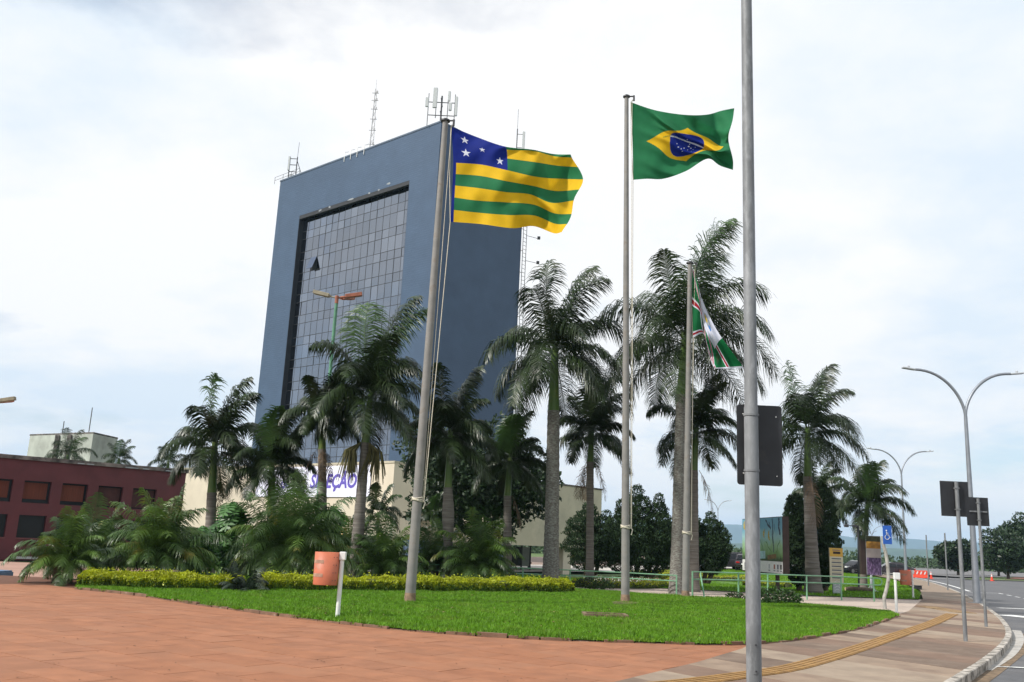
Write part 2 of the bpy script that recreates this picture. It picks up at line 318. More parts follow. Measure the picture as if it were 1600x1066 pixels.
# plaza
plaza_poly = [Vector((p.x, p.y)) for p in [gp(-400, 925), gp(118, 921)]+front[::1][:44]]+[Vector((9, 18.5)), Vector((9, -8)), Vector((-40, -8)), Vector((-40, 25))]
sheet('plaza_base', [(-60, -10), (-4, -10), (-1, 5), (3.5, 12), (7, 19), (7, 27), (-10, 30), (-60, 31)], -.022, plaza_fill, label='recessed joints under the terracotta plaza slabs')
plaza = tag(link('plaza', None), 'terracotta slab plaza in front of the lawn', kind='structure')
a1 = (gp(215, 1054)-gp(100, 1020)); 
pd = Vector((.80, -.60)).normalized(); pe = Vector((.60, .80))
LW, LH, gap = 1.2, .6, .005
cand = []
for i in range(-50, 50):
    for j in range(-50, 80):
        c = pd*((i+(.5 if j % 2 else 0))*LW)+pe*(j*LH)
        if c.y < 5 or c.y > 31 or c.x < -26 or c.x > 11: continue
        px = CR.T @ np.array([c.x, c.y, -EYE]); u = 800+F*px[0]/-px[2]; w = 533-F*px[1]/-px[2]
        if u < -90 or u > 1260 or w > 1120: continue
        n = min(range(len(front)), key=lambda k: abs(front[k].x-c.x)); 
        if front[0].x < c.x and c.y > front[n].y+1.2: continue
        if c.x <= front[0].x and c.y > front[0].y+.6-(c.x-front[0].x)*.12: continue
        cand.append((c.length, c))
cand.sort(key=lambda q: q[0])
meshes = []
for k in range(4):
    b = MB(); poly = []
    hx, hy = LW/2-gap, LH/2-gap
    q = [pd*sx*hx+pe*sy*hy for sx, sy in ((-1, -1), (1, -1), (1, 1), (-1, 1))]
    b.prism(q, -.05, 0); me = b.build('t', plz[k]); meshes.append(me.data); bpy.data.objects.remove(me)
rest = MB()
for n, (dd, c) in enumerate(cand):
    z = random.uniform(-.002, .002)
    if n < 300:
        o = link('slab', meshes[random.choice((0, 0, 1, 1, 2, 3))], plaza, (c.x, c.y, z))
    else:
        q = [c+pd*sx*(LW/2-gap)+pe*sy*(LH/2-gap) for sx, sy in ((-1, -1), (1, -1), (1, 1), (-1, 1))]; rest.prism(q, -.05, z, random.randrange(4))
if rest.v: tag(rest.build('far_slabs', plz, plaza), kind='stuff')
# pavement with slabs
kerb_px = ((1352, 896), (1400, 900), (1445, 908), (1485, 921), (1520, 938), (1550, 958), (1566, 975), (1571, 990), (1562, 1006), (1535, 1029), (1480, 1063), (1390, 1115), (1250, 1190))
kerb = spline([gp(*p) for p in kerb_px], 5)
kn = kerb[-1]; kerb += [Vector((kn.x-1.2, kn.y-2.5, 0)), Vector((kn.x-4, kn.y-8, 0)), Vector((kn.x-6, -8, 0))]
inner = [gp(*p) for p in ((1330, 893), (1400, 905), (1438, 922), (1442, 936), (1420, 955), (1380, 968), (1300, 988), (1180, 1003), (1160, 1014), (1090, 1035), (960, 1066), (860, 1092), (700, 1150))]
inner += [Vector((-4, 5, 0)), Vector((-10, -8, 0))]
walk_poly = [Vector((p.x, p.y)) for p in kerb]+[Vector((p.x, p.y)) for p in inner[::-1]]
walk = tag(link('pavement', None), 'concrete slab pavement curving along the road kerb', kind='structure')
sheet('pavement_base', walk_poly, -.012, wlk_base, label='bedding showing in the pavement joints')
d0 = gp(1456, 1051)-gp(1340, 1034); bd = Vector((d0.x, d0.y)).normalized(); bn = Vector((-bd.y, bd.x))
if bn.y < 0: bn = -bn
s0 = 2.0
tb = [(bn.dot(p)) for p in walk_poly]; k = 0; s = 1.0; ci = 0
tact_line = spline([gp(*p) for p in ((1010, 1074), (1080, 1067), (1150, 1058), (1240, 1044), (1330, 1018), (1400, 994), (1455, 975), (1488, 960))], 10)
while s < 46:
    w = random.uniform(.95, 1.25) if s < 30 else 2.2
    strip = clip(clip(walk_poly, -bn, -(s+.006)), bn, s+w-.006)
    if len(strip) >= 3:
        # halves either side of the guide strip
        cx = None
        for a, b_ in zip(tact_line, tact_line[1:]):
            m_ = s+w/2
            if (bn.dot(a.to_2d())-m_)*(bn.dot(b_.to_2d())-m_) <= 0: cx = bd.dot(a.to_2d())
        parts = [strip] if cx is None else [clip(strip, bd, cx-.005), clip(strip, -bd, -(cx+.005))]
        for h, pl in enumerate(parts):
            if len(pl) < 3: continue
            b = MB(); zt = random.uniform(.004, .009)+.002*h; b.prism(pl, -.04, zt)
            o = recalc(b.build('slab', wlk[(ci+(h and random.choice((0, 0, 1)))) % 4], walk))
    ci += 1 if random.random() < .85 else 2; s += w
# tactile tiles
L_ = 0
tl = tact_line; acc = [0]
for a, b_ in zip(tl, tl[1:]): acc.append(acc[-1]+(b_-a).length)
def along(s):
    for i in range(len(acc)-1):
        if acc[i+1] >= s: t = (s-acc[i])/max(1e-6, acc[i+1]-acc[i]); return tl[i].lerp(tl[i+1], t), (tl[i+1]-tl[i]).normalized()
    return tl[-1], (tl[-1]-tl[-2]).normalized()
b = MB(); tw = .20
b.box((-.19, -tw, -.02), (.19, tw, .012))
for r_ in (-.15, -.05, .05, .15): b.box((-.185, r_-.026, .0121), (.185, r_+.026, .02))
tm = b.build('t', tact_m); tme = tm.data; bpy.data.objects.remove(tm)
s = 0
while s < acc[-1]:
    p, t = along(s); o = link('tactile_tile', tme, walk, (p.x, p.y, .0102)); o.rotation_euler.z = math.atan2(t.y, t.x); s += .388
# studded tiles at the junction
b = MB(); b.box((-.197, -.197, -.02), (.197, .197, .012))
for i in range(4):
    for j in range(4): b.prism([(-.14+.093*i+.03*math.cos(q), -.14+.093*j+.03*math.sin(q)) for q in (0, 1.05, 2.1, 3.14, 4.19, 5.24)], .0121, .018)
stm = b.build('t', mat('tactile_brown', (.30, .21, .12), .85, .25, 4, world=True)); stme = stm.data; bpy.data.objects.remove(stm)
ju = gp(1488, 957); jd = (gp(1425, 943)-gp(1480, 952)).normalized(); jn = Vector((-jd.y, jd.x, 0))
for i in range(9):
    for j in range(2):
        p = ju+jd*(.4*i)+jn*(.4*j-.6); o = link('stud_tile', stme, walk, (p.x, p.y, .0102)); o.rotation_euler.z = math.atan2(jd.y, jd.x)
# kerb stones
kb = tag(link('kerb', None), 'worn whitish concrete kerb along the road', kind='structure')
acck = [0]
for a, b_ in zip(kerb, kerb[1:]): acck.append(acck[-1]+(b_-a).length)
def kal(s):
    for i in range(len(acck)-1):
        if acck[i+1] >= s:
            t = (s-acck[i])/max(1e-6, acck[i+1]-acck[i]); return kerb[i].lerp(kerb[i+1], t)
    return kerb[-1].copy()
s = 0
while s < acck[-1]-.2:
    pts = [kal(s+.005), kal(s+.45), kal(s+.895)]; poly = []; outp = []
    for i, p in enumerate(pts):
        q = (pts[min(i+1, 2)]-pts[max(i-1, 0)]); nn = Vector((q.y, -q.x, 0)).normalized()
        if nn.x < 0 and p.y > 14: pass
        poly.append(p); outp.append(p-nn*.15)
    b = MB(); b.prism([(p.x, p.y) for p in poly]+[(p.x, p.y) for p in outp[::-1]], -.19, .016+random.uniform(0, .006)); bevel(b.build('kerb_stone', kerb_m, kb), .012, 1); s += .9
# road
road_poly = [(p.x, p.y) for p in kerb]+[(kerb[-1].x, -60), (260, -60), (260, 128), (20, 128), (kerb[0].x, kerb[0].y+3)]
sheet('road', road_poly, -.135, asph_m, label='grey asphalt road bending round the corner')
def strip(name, pts, w, m, z, label=None, n=6):
    P = spline([gp(*p, -.13) if len(p) == 2 else Vector(p) for p in pts], n); L1, L2 = [], []
    for i, p in enumerate(P):
        q = P[min(i+1, len(P)-1)]-P[max(i-1, 0)]; nn = Vector((-q.y, q.x, 0)).normalized()*w/2; L1.append(p+nn); L2.append(p-nn)
    V = [(p.x, p.y, z) for p in L1+L2]; k = len(P); o = tri_mesh(name, V, [(i, i+1, k+i+1, k+i) for i in range(k-1)], m); return tag(recalc(o), label, kind='structure')
for pts, w in ((((1430, 903), (1470, 911), (1515, 924)), .22), (((1515, 926), (1560, 927)), .14), (((1600, 952), (1640, 953)), .5)):
    strip('road_marking', pts, w, paint_m, -.128, 'white painted line on the road')
for k in range(6):
    a = gp(1560+k*13.2, 927+k*2.7, -.13); c = gp(1567+k*13.2, 928.4+k*2.7, -.13); strip('road_marking', (tuple(a), tuple(c)), .15, paint_m, -.128, 'short dash of a white broken road line')
for pts, w in ((((1560, 950), (1640, 953)), .35), (((1568, 961), (1640, 968)), 1.0)): strip('crossing_stripe', pts, w, paint_m, -.127, 'white stripe of the road crossing')
strip('gutter', ((1583, 985), (1586, 1000), (1570, 1022), (1530, 1046)), .42, mat('gutter_concrete', (.42, .40, .37), .9, .3, 3, world=True, col2=(.2, .17, .13), c2scale=3), -.124, 'pale concrete gutter strip beside the kerb')
strip('gutter_dirt', ((1592, 990), (1590, 1010), (1560, 1035), (1500, 1075), (1440, 1110)), .5, soil_m, -.129, 'brown dirt gathered along the gutter')
strip('road_marking', ((1555, 1042), (1640, 1046)), .12, paint_m, -.12, 'white line across the lane near the kerb')
# far kerb, verge, second carriageway
strip('far_kerb', ((1300, 896, -.05) and tuple(gp(1455, 903.5)), tuple(gp(1530, 905.5)), tuple(gp(1600, 907.5)), tuple(gp(1700, 910))), .35, kerb_m, .0, 'pale kerb on the far side of the road')
sheet('verge', [(p.x, p.y) for p in (gp(1500, 904), gp(1600, 907), gp(1750, 911), gp(1750, 902), gp(1560, 900))], -.06, meadow_m, label='green verge between the carriageways', drape=True)
sheet('red_earth_patch', [(p.x, p.y) for p in (gp(1570, 904.5), gp(1640, 906), gp(1640, 901), gp(1590, 901))], -.045, mat('red_earth', (.20, .09, .06), .95, .3, .5, world=True), label='patch of red earth on the verge')
# garden path, garden lawn, apron
sheet('garden_path', [(p.x, p.y) for p in [gp(*q) for q in ((560, 907), (880, 920), (1000, 928.5), (1100, 934.5), (1240, 943.5), (1392, 957), (1412, 962), (1424, 955), (1446, 937), (1280, 931), (1060, 920), (880, 912), (560, 902))]], -.004, path_m, label='pale gravelly path behind the front lawn')
garden_poly = [gp(*q) for q in ((560, 903), (880, 913), (1060, 921), (1280, 932), (1436, 937.5), (1438, 926), (1400, 908), (1330, 896.5), (1150, 890), (1010, 894), (860, 896), (700, 894))]
sheet('garden_lawn', [(p.x, p.y) for p in garden_poly], .03, lawn_m, label='second lawn with flower beds beyond the path', drape=True)
strip('far_walk', (tuple(gp(1060, 886.5)), tuple(gp(1200, 889)), tuple(gp(1330, 893)), tuple(gp(1420, 898.5))), 3.2, apron_m, .045, 'pale far walkway along the car park')
sheet('apron', [(p.x, p.y) for p in (gp(560, 893, -.5), gp(1005, 894, -.5), gp(1050, 889, -.5), gp(1000, 884.5, -.5), gp(560, 880, -.5))], .02, apron_m, label='pale concrete forecourt under the beige block', drape=True)
sheet('drive', [(p.x, p.y) for p in (gp(560, 880, -.5), gp(1000, 884.5, -.5), gp(1070, 886, -.5), gp(1090, 880, -.5), gp(1000, 873, -.5), gp(560, 866, -.5))], .014, brick_road, label='brownish driveway behind the forecourt', drape=True)
sheet('lower_plaza', [(p.x, p.y) for p in (Vector((-60, 30)), gp(118, 912), Vector((-13, 40)), Vector((-16, 62)), Vector((-60, 72)))], .012-.19, mat('far_plaza', (.34, .20, .15), .85, .12, .6, world=True), label='terracotta plaza sinking towards the maroon building', drape=True)
o = bevel(MB().box((-26, 29.3, -.4), (-16.0, 31.0, .10)).build('low_wall', bluepaint), .05); tag(o, 'low blue painted concrete wall at the left edge of the plaza', 'wall')
# lawn + grass
sheet('lawn', [(p.x, p.y) for p in lawn_poly], .035, lawn_m, label='front lawn bed')
eb = tag(link('lawn_edging', None), 'low worn edging stones between plaza and lawn', kind='structure')
acc2 = [0]
for a, b_ in zip(front, front[1:]): acc2.append(acc2[-1]+(b_-a).length)
def fal(s):
    for i in range(len(acc2)-1):
        if acc2[i+1] >= s: t = (s-acc2[i])/max(1e-6, acc2[i+1]-acc2[i]); return front[i].lerp(front[i+1], t)
    return front[-1].copy()
s = 0
while s < acc2[-1]-.3:
    a, c = fal(s+.01), fal(s+.58); q = (c-a).normalized(); nn = Vector((-q.y, q.x, 0))
    h = random.choice((.015, .03, .05, .06, .07))+random.uniform(-.01, .01); off = random.uniform(-.025, .025); a = a+nn*off; c = c+nn*(off+random.uniform(-.015, .015))
    b = MB(); b.prism([tuple(p.xy) for p in (a-nn*.05, c-nn*.05, c+nn*.06, a+nn*.06)], -.06, h); b.build('edging_stone', edging_m, eb); s += .6
def grass(name, poly, n, hmin, hmax, zf, label, m=grass_m, w=.012):
    P = np.array([(p[0], p[1]) for p in poly]); lo, hi = P.min(0), P.max(0); pts = np.zeros((0, 2))
    while len(pts) < n:
        q = rng.uniform(lo, hi, (n, 2)); pts = np.vstack([pts, q[inpoly(q[:, 0], q[:, 1], poly)]])
    pts = pts[:n]; a = rng.uniform(0, 6.283, n); h = rng.uniform(hmin, hmax, n)*(.75+.5*(np.sin(pts[:, 0]*1.7)*np.sin(pts[:, 1]*2.1+pts[:, 0]))**2)
    z = np.array([zf+gz(x, y) for x, y in pts]) if callable(gz) else zf
    d = np.stack([np.cos(a), np.sin(a)], 1); le = rng.normal(0, .35, (n, 2))*h[:, None]
    V = np.zeros((n, 3, 3)); V[:, 0, :2] = pts-d*w; V[:, 1, :2] = pts+d*w; V[:, 2, :2] = pts+le; V[:, :, 2] = z[:, None]; V[:, 2, 2] += h
    o = tri_mesh(name, V.reshape(-1, 3), np.arange(3*n).reshape(-1, 3), m); return tag(o, label, None, None, 'stuff')
inset = []
grass('grass', lawn_wide, 440000, .05, .11, .03, 'dense bright green grass of the front lawn')
g2 = [p for p in garden_poly[:9]]; grass('grass', [(p.x, p.y) for p in garden_poly], 90000, .06, .12, .02, 'green grass of the garden beyond the path', w=.03)
# ================================================================== BUILDINGS
ANG = .721; TA = Vector((-math.cos(ANG), math.sin(ANG), 0)); TS = Vector((math.sin(ANG), math.cos(ANG), 0)); TN = Vector((-.9, 0, 0))
TNf = Vector((-TS.x, -TS.y, 0))                # front face looks this way
TW, TD, TH = 34.2, 16.4, 53.0
Nb = Vector((-10.2, 106.0, -.6))
def basis(o, ex, ey): 
    return Matrix(((ex.x, ey.x, 0, o.x), (ex.y, ey.y, 0, o.y), (0, 0, 1, o.z), (0, 0, 0, 1)))
# local frame of the tower: x along the front from near corner to left, y into the building, z up
tower = thing('office_tower', 'tall blue tiled office tower with a big recessed glass front', 'building', Nb)
TMx = Matrix(((TA.x, TS.x, 0), (TA.y, TS.y, 0), (0, 0, 1))).to_4x4()     # mirrored frame is fine for plain boxes
def tb_(lo, hi, name, m, parent=tower, flip=True):
    b = MB().box(lo, hi, 0, TMx); return recalc(b.build(name, m, parent))
H = TH+.6
gx0, gx1, gz0, gz1, gd = 6.5, 28.3, 9.0, 46.9, .8     # glass opening
def tpix(px, py, yl=0):                         # photo pixel -> tower front-plane coords (x,z)
    r = Vector(ray(px, py)); o = Vector((0, 0, EYE)); p0 = Nb+TS*yl; t = (p0-o).dot(TNf)/r.dot(TNf); p = o+r*t-Nb; return p.dot(TA), p.z
xa, za = tpix(640, 281); xb, zb = tpix(468, 338); gx0, gx1 = xa, xb; gz1 = (za+zb)/2
tb_((0, 0, 0), (gx0, TD, H), 'wall', tower_m); tb_((gx1, 0, 0), (TW, TD, H), 'wall', tower_m)
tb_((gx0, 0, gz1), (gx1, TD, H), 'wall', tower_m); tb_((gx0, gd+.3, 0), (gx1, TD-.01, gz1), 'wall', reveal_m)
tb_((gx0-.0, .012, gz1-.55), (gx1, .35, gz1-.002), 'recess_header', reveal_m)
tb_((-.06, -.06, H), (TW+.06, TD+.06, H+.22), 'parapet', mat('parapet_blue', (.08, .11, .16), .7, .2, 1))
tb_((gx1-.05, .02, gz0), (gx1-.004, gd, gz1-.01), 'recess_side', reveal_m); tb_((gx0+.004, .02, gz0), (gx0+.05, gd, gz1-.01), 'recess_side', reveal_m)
# worn render patches above the recess
for px, py, w in ((607, 287, .9), (592, 297, .5), (577, 302, .6), (548, 312, 1.3), (515, 324, .5), (500, 329, .8)):
    x, z = tpix(px, py); b = MB(); n_ = 9
    pol = [Vector((x+w/2*math.cos(q)*random.uniform(.6, 1.2), -.012, z+.16*math.sin(q)*random.uniform(.4, 1.2))) for q in [6.283*k/n_ for k in range(n_)]]
    c_ = [TMx @ p for p in pol]; d_ = [TMx @ (p+Vector((0, .015, 0))) for p in pol]
    b.add(c_+d_, [tuple(range(n_)), tuple(range(n_, 2*n_))[::-1]]+[(k, (k+1) % n_, n_+(k+1) % n_, n_+k) for k in range(n_)]); recalc(b.build('worn_patch', white_wear, tower))
# curtain wall: alternating tall and short rows
ncol = 17; cw = (gx1-gx0-.1)/ncol; rows = []; z = gz1-.35; k = 0
while z > gz0+1:
    h = 1.95 if k % 2 == 0 else 1.2; rows.append((z-h, z)); z -= h; k += 1
fr_b = MB()
for i in range(ncol+1): x = gx0+.05+i*cw; fr_b.box((x-.028, gd-.05, z), (x+.028, gd+.25, gz1-.36), 0, TMx)
for (z0, z1) in rows: fr_b.box((gx0+.051, gd-.047, z1-.03), (gx1-.051, gd+.24, z1+.03), 0, TMx)
recalc(fr_b.build('curtain_frame', mull_m, tower))
pm = {}
def pane_mesh(h, mi):
    if (h, mi) not in pm:
        b = MB().box((.035, 0, .04), (cw-.035, .03, h-.04), 0, TMx); o = recalc(b.build('t', pane_ms[mi])); pm[(h, mi)] = o.data; bpy.data.objects.remove(o)
    return pm[(h, mi)]
ox, oz = tpix(493, 420, gd); rem = MB(); cnt = 0
for ri, (z0, z1) in enumerate(rows):
    for ci in range(ncol):
        x = gx0+.05+ci*cw; h = round(z1-z0, 3); mi = random.choice((0, 1, 1, 2, 3))
        is_open = x < ox < x+cw and z0 < oz < z1
        loc = TMx @ Vector((x, gd-.03+random.uniform(-.01, .01), z0))
        if is_open:
            b = MB().box((.035, 0, -h+.04), (cw-.035, .04, 0), 0, Matrix.Rotation(R(-20), 4, 'X')); 
            for i, v in enumerate(b.v): b.v[i] = tuple(TMx @ Vector(v))
            tag(recalc(b.build('pane', pane_ms[2], tower, TMx @ Vector((x, gd-.12, z1)))), 'single glass pane tilted open'); 
            tb_((x+.04, gd+.04, z0+.04), (x+cw-.04, gd+.06, z1-.04), 'dark_opening', reveal_m); cnt += 1
        elif cnt < 300: o = link('pane', pane_mesh(h, mi), tower, loc); o.rotation_euler = (R(random.gauss(0, .25)), R(random.gauss(0, .25)), R(random.gauss(0, .4))); cnt += 1
        else: rem.box((x+.035, gd-.03, z0+.04), (x+cw-.035, gd, z1-.04), mi, TMx)
if rem.v: tag(recalc(rem.build('lower_panes', pane_ms, tower)), kind='stuff')
# ladder up the far edge of the shaded side
def side(y, z, out=0): return TMx @ Vector((-out, y, z))
lb = MB()
for q in (TD+.25, TD+.95): lb.tube([side(q, 3, .1), side(q, H+.8, .1)], .045, 5)
for k in range(90): zq = 3+.55*k; lb.tube([side(TD+.25, zq, .1), side(TD+.95, zq, .1)], .03, 4)
for k in range(16): zq = 4+3.1*k; lb.tube([side(TD-.3, zq, .1), side(TD+.25, zq, .1)], .04, 4)
lb.build('ladder', steel_dk, tower)
for k, zq in enumerate((47.0, 43.6, 40.0, 27)):
    b = MB().tube([side(TD+.9, zq, .1), side(TD+3.6, zq+.3, .1)], .035, 5); b.box(tuple(side(TD+3.6, zq+.3, .1)-Vector((.2, .2, .05))), tuple(side(TD+3.6, zq+.3, .1)+Vector((.2, .2, .3)))); b.build('light_bracket', steel_dk, tower)
# roof antennas (rest on the tower: things of their own)
def tloc(x, y, z=H+.22): return Nb+TMx @ Vector((x, y, z))
def roofpt(px, py, x=None):
    pass
def lattice(name, label, base, h, w, m, group=None, step=1.1, platforms=()):
    t = thing(name, label, 'antenna', base); b = MB()
    for k in range(3):
        a = 2.094*k; b.tube([(w*math.cos(a), w*math.sin(a), 0), (w*.35*math.cos(a), w*.35*math.sin(a), h)], .03, 5)
    z = 0; 
    while z < h-step:
        f0, f1 = 1-.65*z/h, 1-.65*(z+step)/h
        for k in range(3):
            a, c = 2.094*k, 2.094*(k+1)
            b.tube([(w*f0*math.cos(a), w*f0*math.sin(a), z), (w*f1*math.cos(c), w*f1*math.sin(c), z+step)], .028, 4)
        z += step
    b.build('lattice_mast', m, t)
    for pz in platforms:
        q = MB().box((-.5, -.05, pz), (.5, .05, pz+.07)); q.box((.2, -.08, pz+.07), (.36, .08, pz+.4)); q.build('dipole', m, t)
    MB().tube([(0, 0, h-.2), (0, 0, h+1.6)], .03, 5).build('whip', m, t); return t
def place_on_roof(px, yl):                       # x along the roof so that it stands at photo column px
    best = min((abs((lambda c: 800+F*c[0]/-c[2])(CR.T @ np.array(list(tloc(x, yl)-Vector((0, 0, EYE)))))-px), x) for x in np.linspace(0, TW, 400)); return best[1]
x = place_on_roof(576, 6); t0 = lattice('lattice_antenna', 'tall thin white lattice radio mast on the tower roof', tloc(x, 6), 13.5, .42, mat('mast_white', (.50, .48, .48), .5, .1, 2), platforms=(2.4, 4.6, 6.8, 8.6, 10.2, 11.6, 12.8))
x = place_on_roof(455, 1.5); t1 = thing('antenna_frame', 'small antenna frame with railing at the left roof corner', 'antenna', tloc(x, 1.5))
b = MB()
for q in (-.55, .55): b.tube([(q, 0, 0), (q, 0, 4.2)], .08, 6)
for zq in (.6, 1.8, 2.9, 3.9): b.tube([(-.55, 0, zq), (.55, 0, zq)], .06, 5)
b.tube([(.55, 0, 3.6), (1.9, .6, 0)], .05, 5); b.tube([(.55, 0, 4), (.6, 0, 6.6)], .03, 5); b.build('mast', steel_dk, t1)
MB().box((-.75, -.2, 2.0), (-.5, .2, 4.2)).build('panel', ant_m, t1); MB().box((-.35, -.25, .6), (.25, .25, 1.3)).build('radio_box', grey_m, t1)
b = MB()
for zq in (.55, 1.05): b.tube([TMx.to_3x3() @ Vector((q, -1.2, zq)) for q in (2.6, -3.6)], .03, 4)
for q in (-3.6, -1.6, .5, 2.6): b.tube([TMx.to_3x3() @ Vector((q, -1.2, zq)) for zq in (0, 1.07)], .03, 4)
b.build('railing', steel_dk, t1)
t2 = thing('cell_antenna', 'cluster of grey panel antennas on the near roof corner', 'antenna', tloc(1.0, .8)); b = MB()
b.tube([(0, 0, 0), (0, 0, 4.0)], .11, 7); 
for zq in (1.3, 3.1): b.tube([(-1.7, 0, zq), (1.7, 0, zq)], .06, 5); b.tube([(0, -1.2, zq), (0, 1.2, zq)], .06, 5)
for q in (-1.7, -.7, .8, 1.7): b.tube([(q, 0, .9 if abs(q) < 1 else -.2), (q, 0, 4.3)], .05, 5)
b.build('mast', steel_dk, t2)
for (q, zq, w, hh) in ((-1.85, 2.3, .42, 1.3), (-.85, 2.2, .55, 2.8), (.95, 3.2, .32, 1.4), (1.9, 1.2, .34, 2.7), (1.15, 1.9, .38, 1.1)):
    bevel(MB().box((q-w/2, -.35, zq), (q+w/2, -.1, zq+hh)).build('panel', ant_m, t2), .05)
t3 = thing('panel_antenna', 'single panel antenna on a pole at the right roof edge', 'antenna', tloc(.6, TD-1.2)); MB().tube([(0, 0, 0), (0, 0, 5.0)], .07, 6).tube([(0, 0, 4.9), (0, 0, 8)], .025, 4).tube([(0, 0, 4.2), (.9, 0, 4.2)], .04, 4).tube([(0, 0, 2.2), (.9, 0, 2.2)], .04, 4).build('mast', steel_dk, t3)
bevel(MB().box((.75, -.2, 1.9), (1.1, .15, 4.6)).build('panel', ant_m, t3), .05)
for k, px in enumerate((539, 549, 559, 570)):
    x = place_on_roof(px, 0); t = thing('roof_hook', ['leftmost small white bracket on the front roof edge', 'second white roof-edge bracket from the left', 'third white roof-edge bracket from the left', 'white roof-edge bracket nearest the tall lattice mast'][k], 'bracket', tloc(x, -.09, H-.6), 0, 'white brackets along the roof edge'); MB().tube([(0, 0, 0), (0, 0, 1.4), TMx.to_3x3() @ Vector((0, .6, 1.7))], .05, 5).build('hook', white_m, t)
# beige podium with banner (front plane parallel to the tower front)
Pr = at(611, 800, 69.0); Pr.z = 0
PZ0, PZ1 = 1.75, 7.95
def ppix(px, py):
    r = Vector(ray(px, py)); o = Vector((0, 0, EYE)); t = (Pr-o).dot(TNf)/r.dot(TNf); p = o+r*t-Pr; return p.dot(TA), p.z
pod = thing('beige_block', 'low beige windowless block carrying a banner before the tower', 'building', Pr)
_, PZ1 = ppix(600, 724)
recalc(MB().box((0, 0, PZ0), (40, 3, PZ1), 0, TMx).build('wall', beige_m, pod)); recalc(MB().box((-.05, -.05, PZ1), (40.05, 3.05, PZ1+.16), 0, TMx).build('parapet', beige2, pod))
recalc(MB().box((1.5, 1.8, -1.2), (38, 2.8, PZ0), 0, TMx).build('base_wall', dglass, pod))
for q in (1, 10, 19, 28, 37): recalc(MB().box((q, .6, -1.2), (q+.8, 1.4, PZ0), 0, TMx).build('pillar', beige2, pod))
bx0, bz0 = ppix(570, 777); bx1, bz1 = ppix(405, 728)
ban = thing('banner', 'long white and lilac banner with purple capitals on the beige block', 'banner', Pr)
recalc(MB().box((ppix(580, 750)[0], -.10, bz0), (bx1, -.05, PZ1-.1), 0, TMx).build('sheet', banner_m, ban))
me = text_mesh('SELEÇÃO', 1.0, .18); xs = [v.co.x for v in me.vertices]; wd = max(xs)
xr, _ = ppix(559, 755); xl, _ = ppix(486, 755)
_, zt0 = ppix(540, 762); _, zt1 = ppix(540, 741); sc = (zt1-zt0)/.70; sx_ = (xl-xr)/wd
for v in me.vertices: v.co = TMx @ Vector((xl-v.co.x*sx_, -.115, zt0+v.co.y*sc))
me.materials.clear(); me.materials.append(purple_m); recalc(link('lettering', me, ban))
me = text_mesh('de', 1.0, .2); xl2, _ = ppix(440, 755)
for v in me.vertices: v.co = TMx @ Vector((xl2-v.co.x*sx_*.9, -.115, zt0+v.co.y*sc*.8))
me.materials.clear(); me.materials.append(purple_m); recalc(link('lettering', me, ban))
nx0, nz0 = ppix(549, 848); nx1, nz1 = ppix(536, 824)
nb_ = thing('notice_board', 'small yellow and white notice with a shield on the beige block', 'sign', Pr); recalc(MB().box((nx0, -.07, nz0), (nx1, -.03, nz1), 0, TMx).build('board', cream_m, nb_))
nm = (nx0+nx1)/2; recalc(MB().box((nm, -.085, nz0+.1), (nx1-.02, -.071, nz1-.05), 0, TMx).build('yellow_field', yel_m, nb_)); recalc(MB().box((nm+.08, -.1, nz0+.28), (nx1-.12, -.086, nz0+.8), 0, TMx).build('shield', ink_m, nb_))
me = text_mesh('F', .36)
for v in me.vertices: v.co = TMx @ Vector((nx1-.2-v.co.x, -.108, nz0+.42+v.co.y))
me.materials.clear(); me.materials.append(white_m); recalc(link('lettering', me, nb_))
for k in range(4): recalc(MB().box((nx0+.06, -.083, nz0+.15+.2*k), (nm-.06, -.071, nz0+.24+.2*k), 0, TMx).build('text_line', ink_m, nb_))
# right wing, raised on pillars, along the shaded side
Pw = gp(905, 895, -.5)
def wpix(px, py):
    nrm = -TA; r = Vector(ray(px, py)); o = Vector((0, 0, EYE)); t = (Pw-o).dot(nrm)/r.dot(nrm); p = o+r*t-Pw; return p.dot(TS), p.z
wing = thing('raised_wing', 'plain beige wing raised on pillars right of the tower', 'building', Pw)
w1, _ = wpix(945, 820); w0, _ = wpix(765, 820); _, wz1 = wpix(872, 757); _, wz0 = wpix(880, 855)
def wb(lo, hi, nm, m): return recalc(MB().box(lo, hi, 0, TMx).build(nm, m, wing))   # x = TA (back), y = TS (along)
wb((.4, w0, wz0), (16, w1, wz1), 'wall', beige2); wb((.35, w0, wz1), (16.05, w1+.05, wz1+.14), 'parapet', cap_m)
wb((.9, -1.1, -.3), (1.9, 0, wz0), 'pillar', beige_m); wb((13, -1.1, -.3), (14, 0, wz0), 'pillar', beige_m); wb((.9, w0+.6, -.3), (1.9, w0+1.6, wz0), 'pillar', beige_m); wb((13, w0+.6, -.3), (14, w0+1.6, wz0), 'pillar', beige_m)
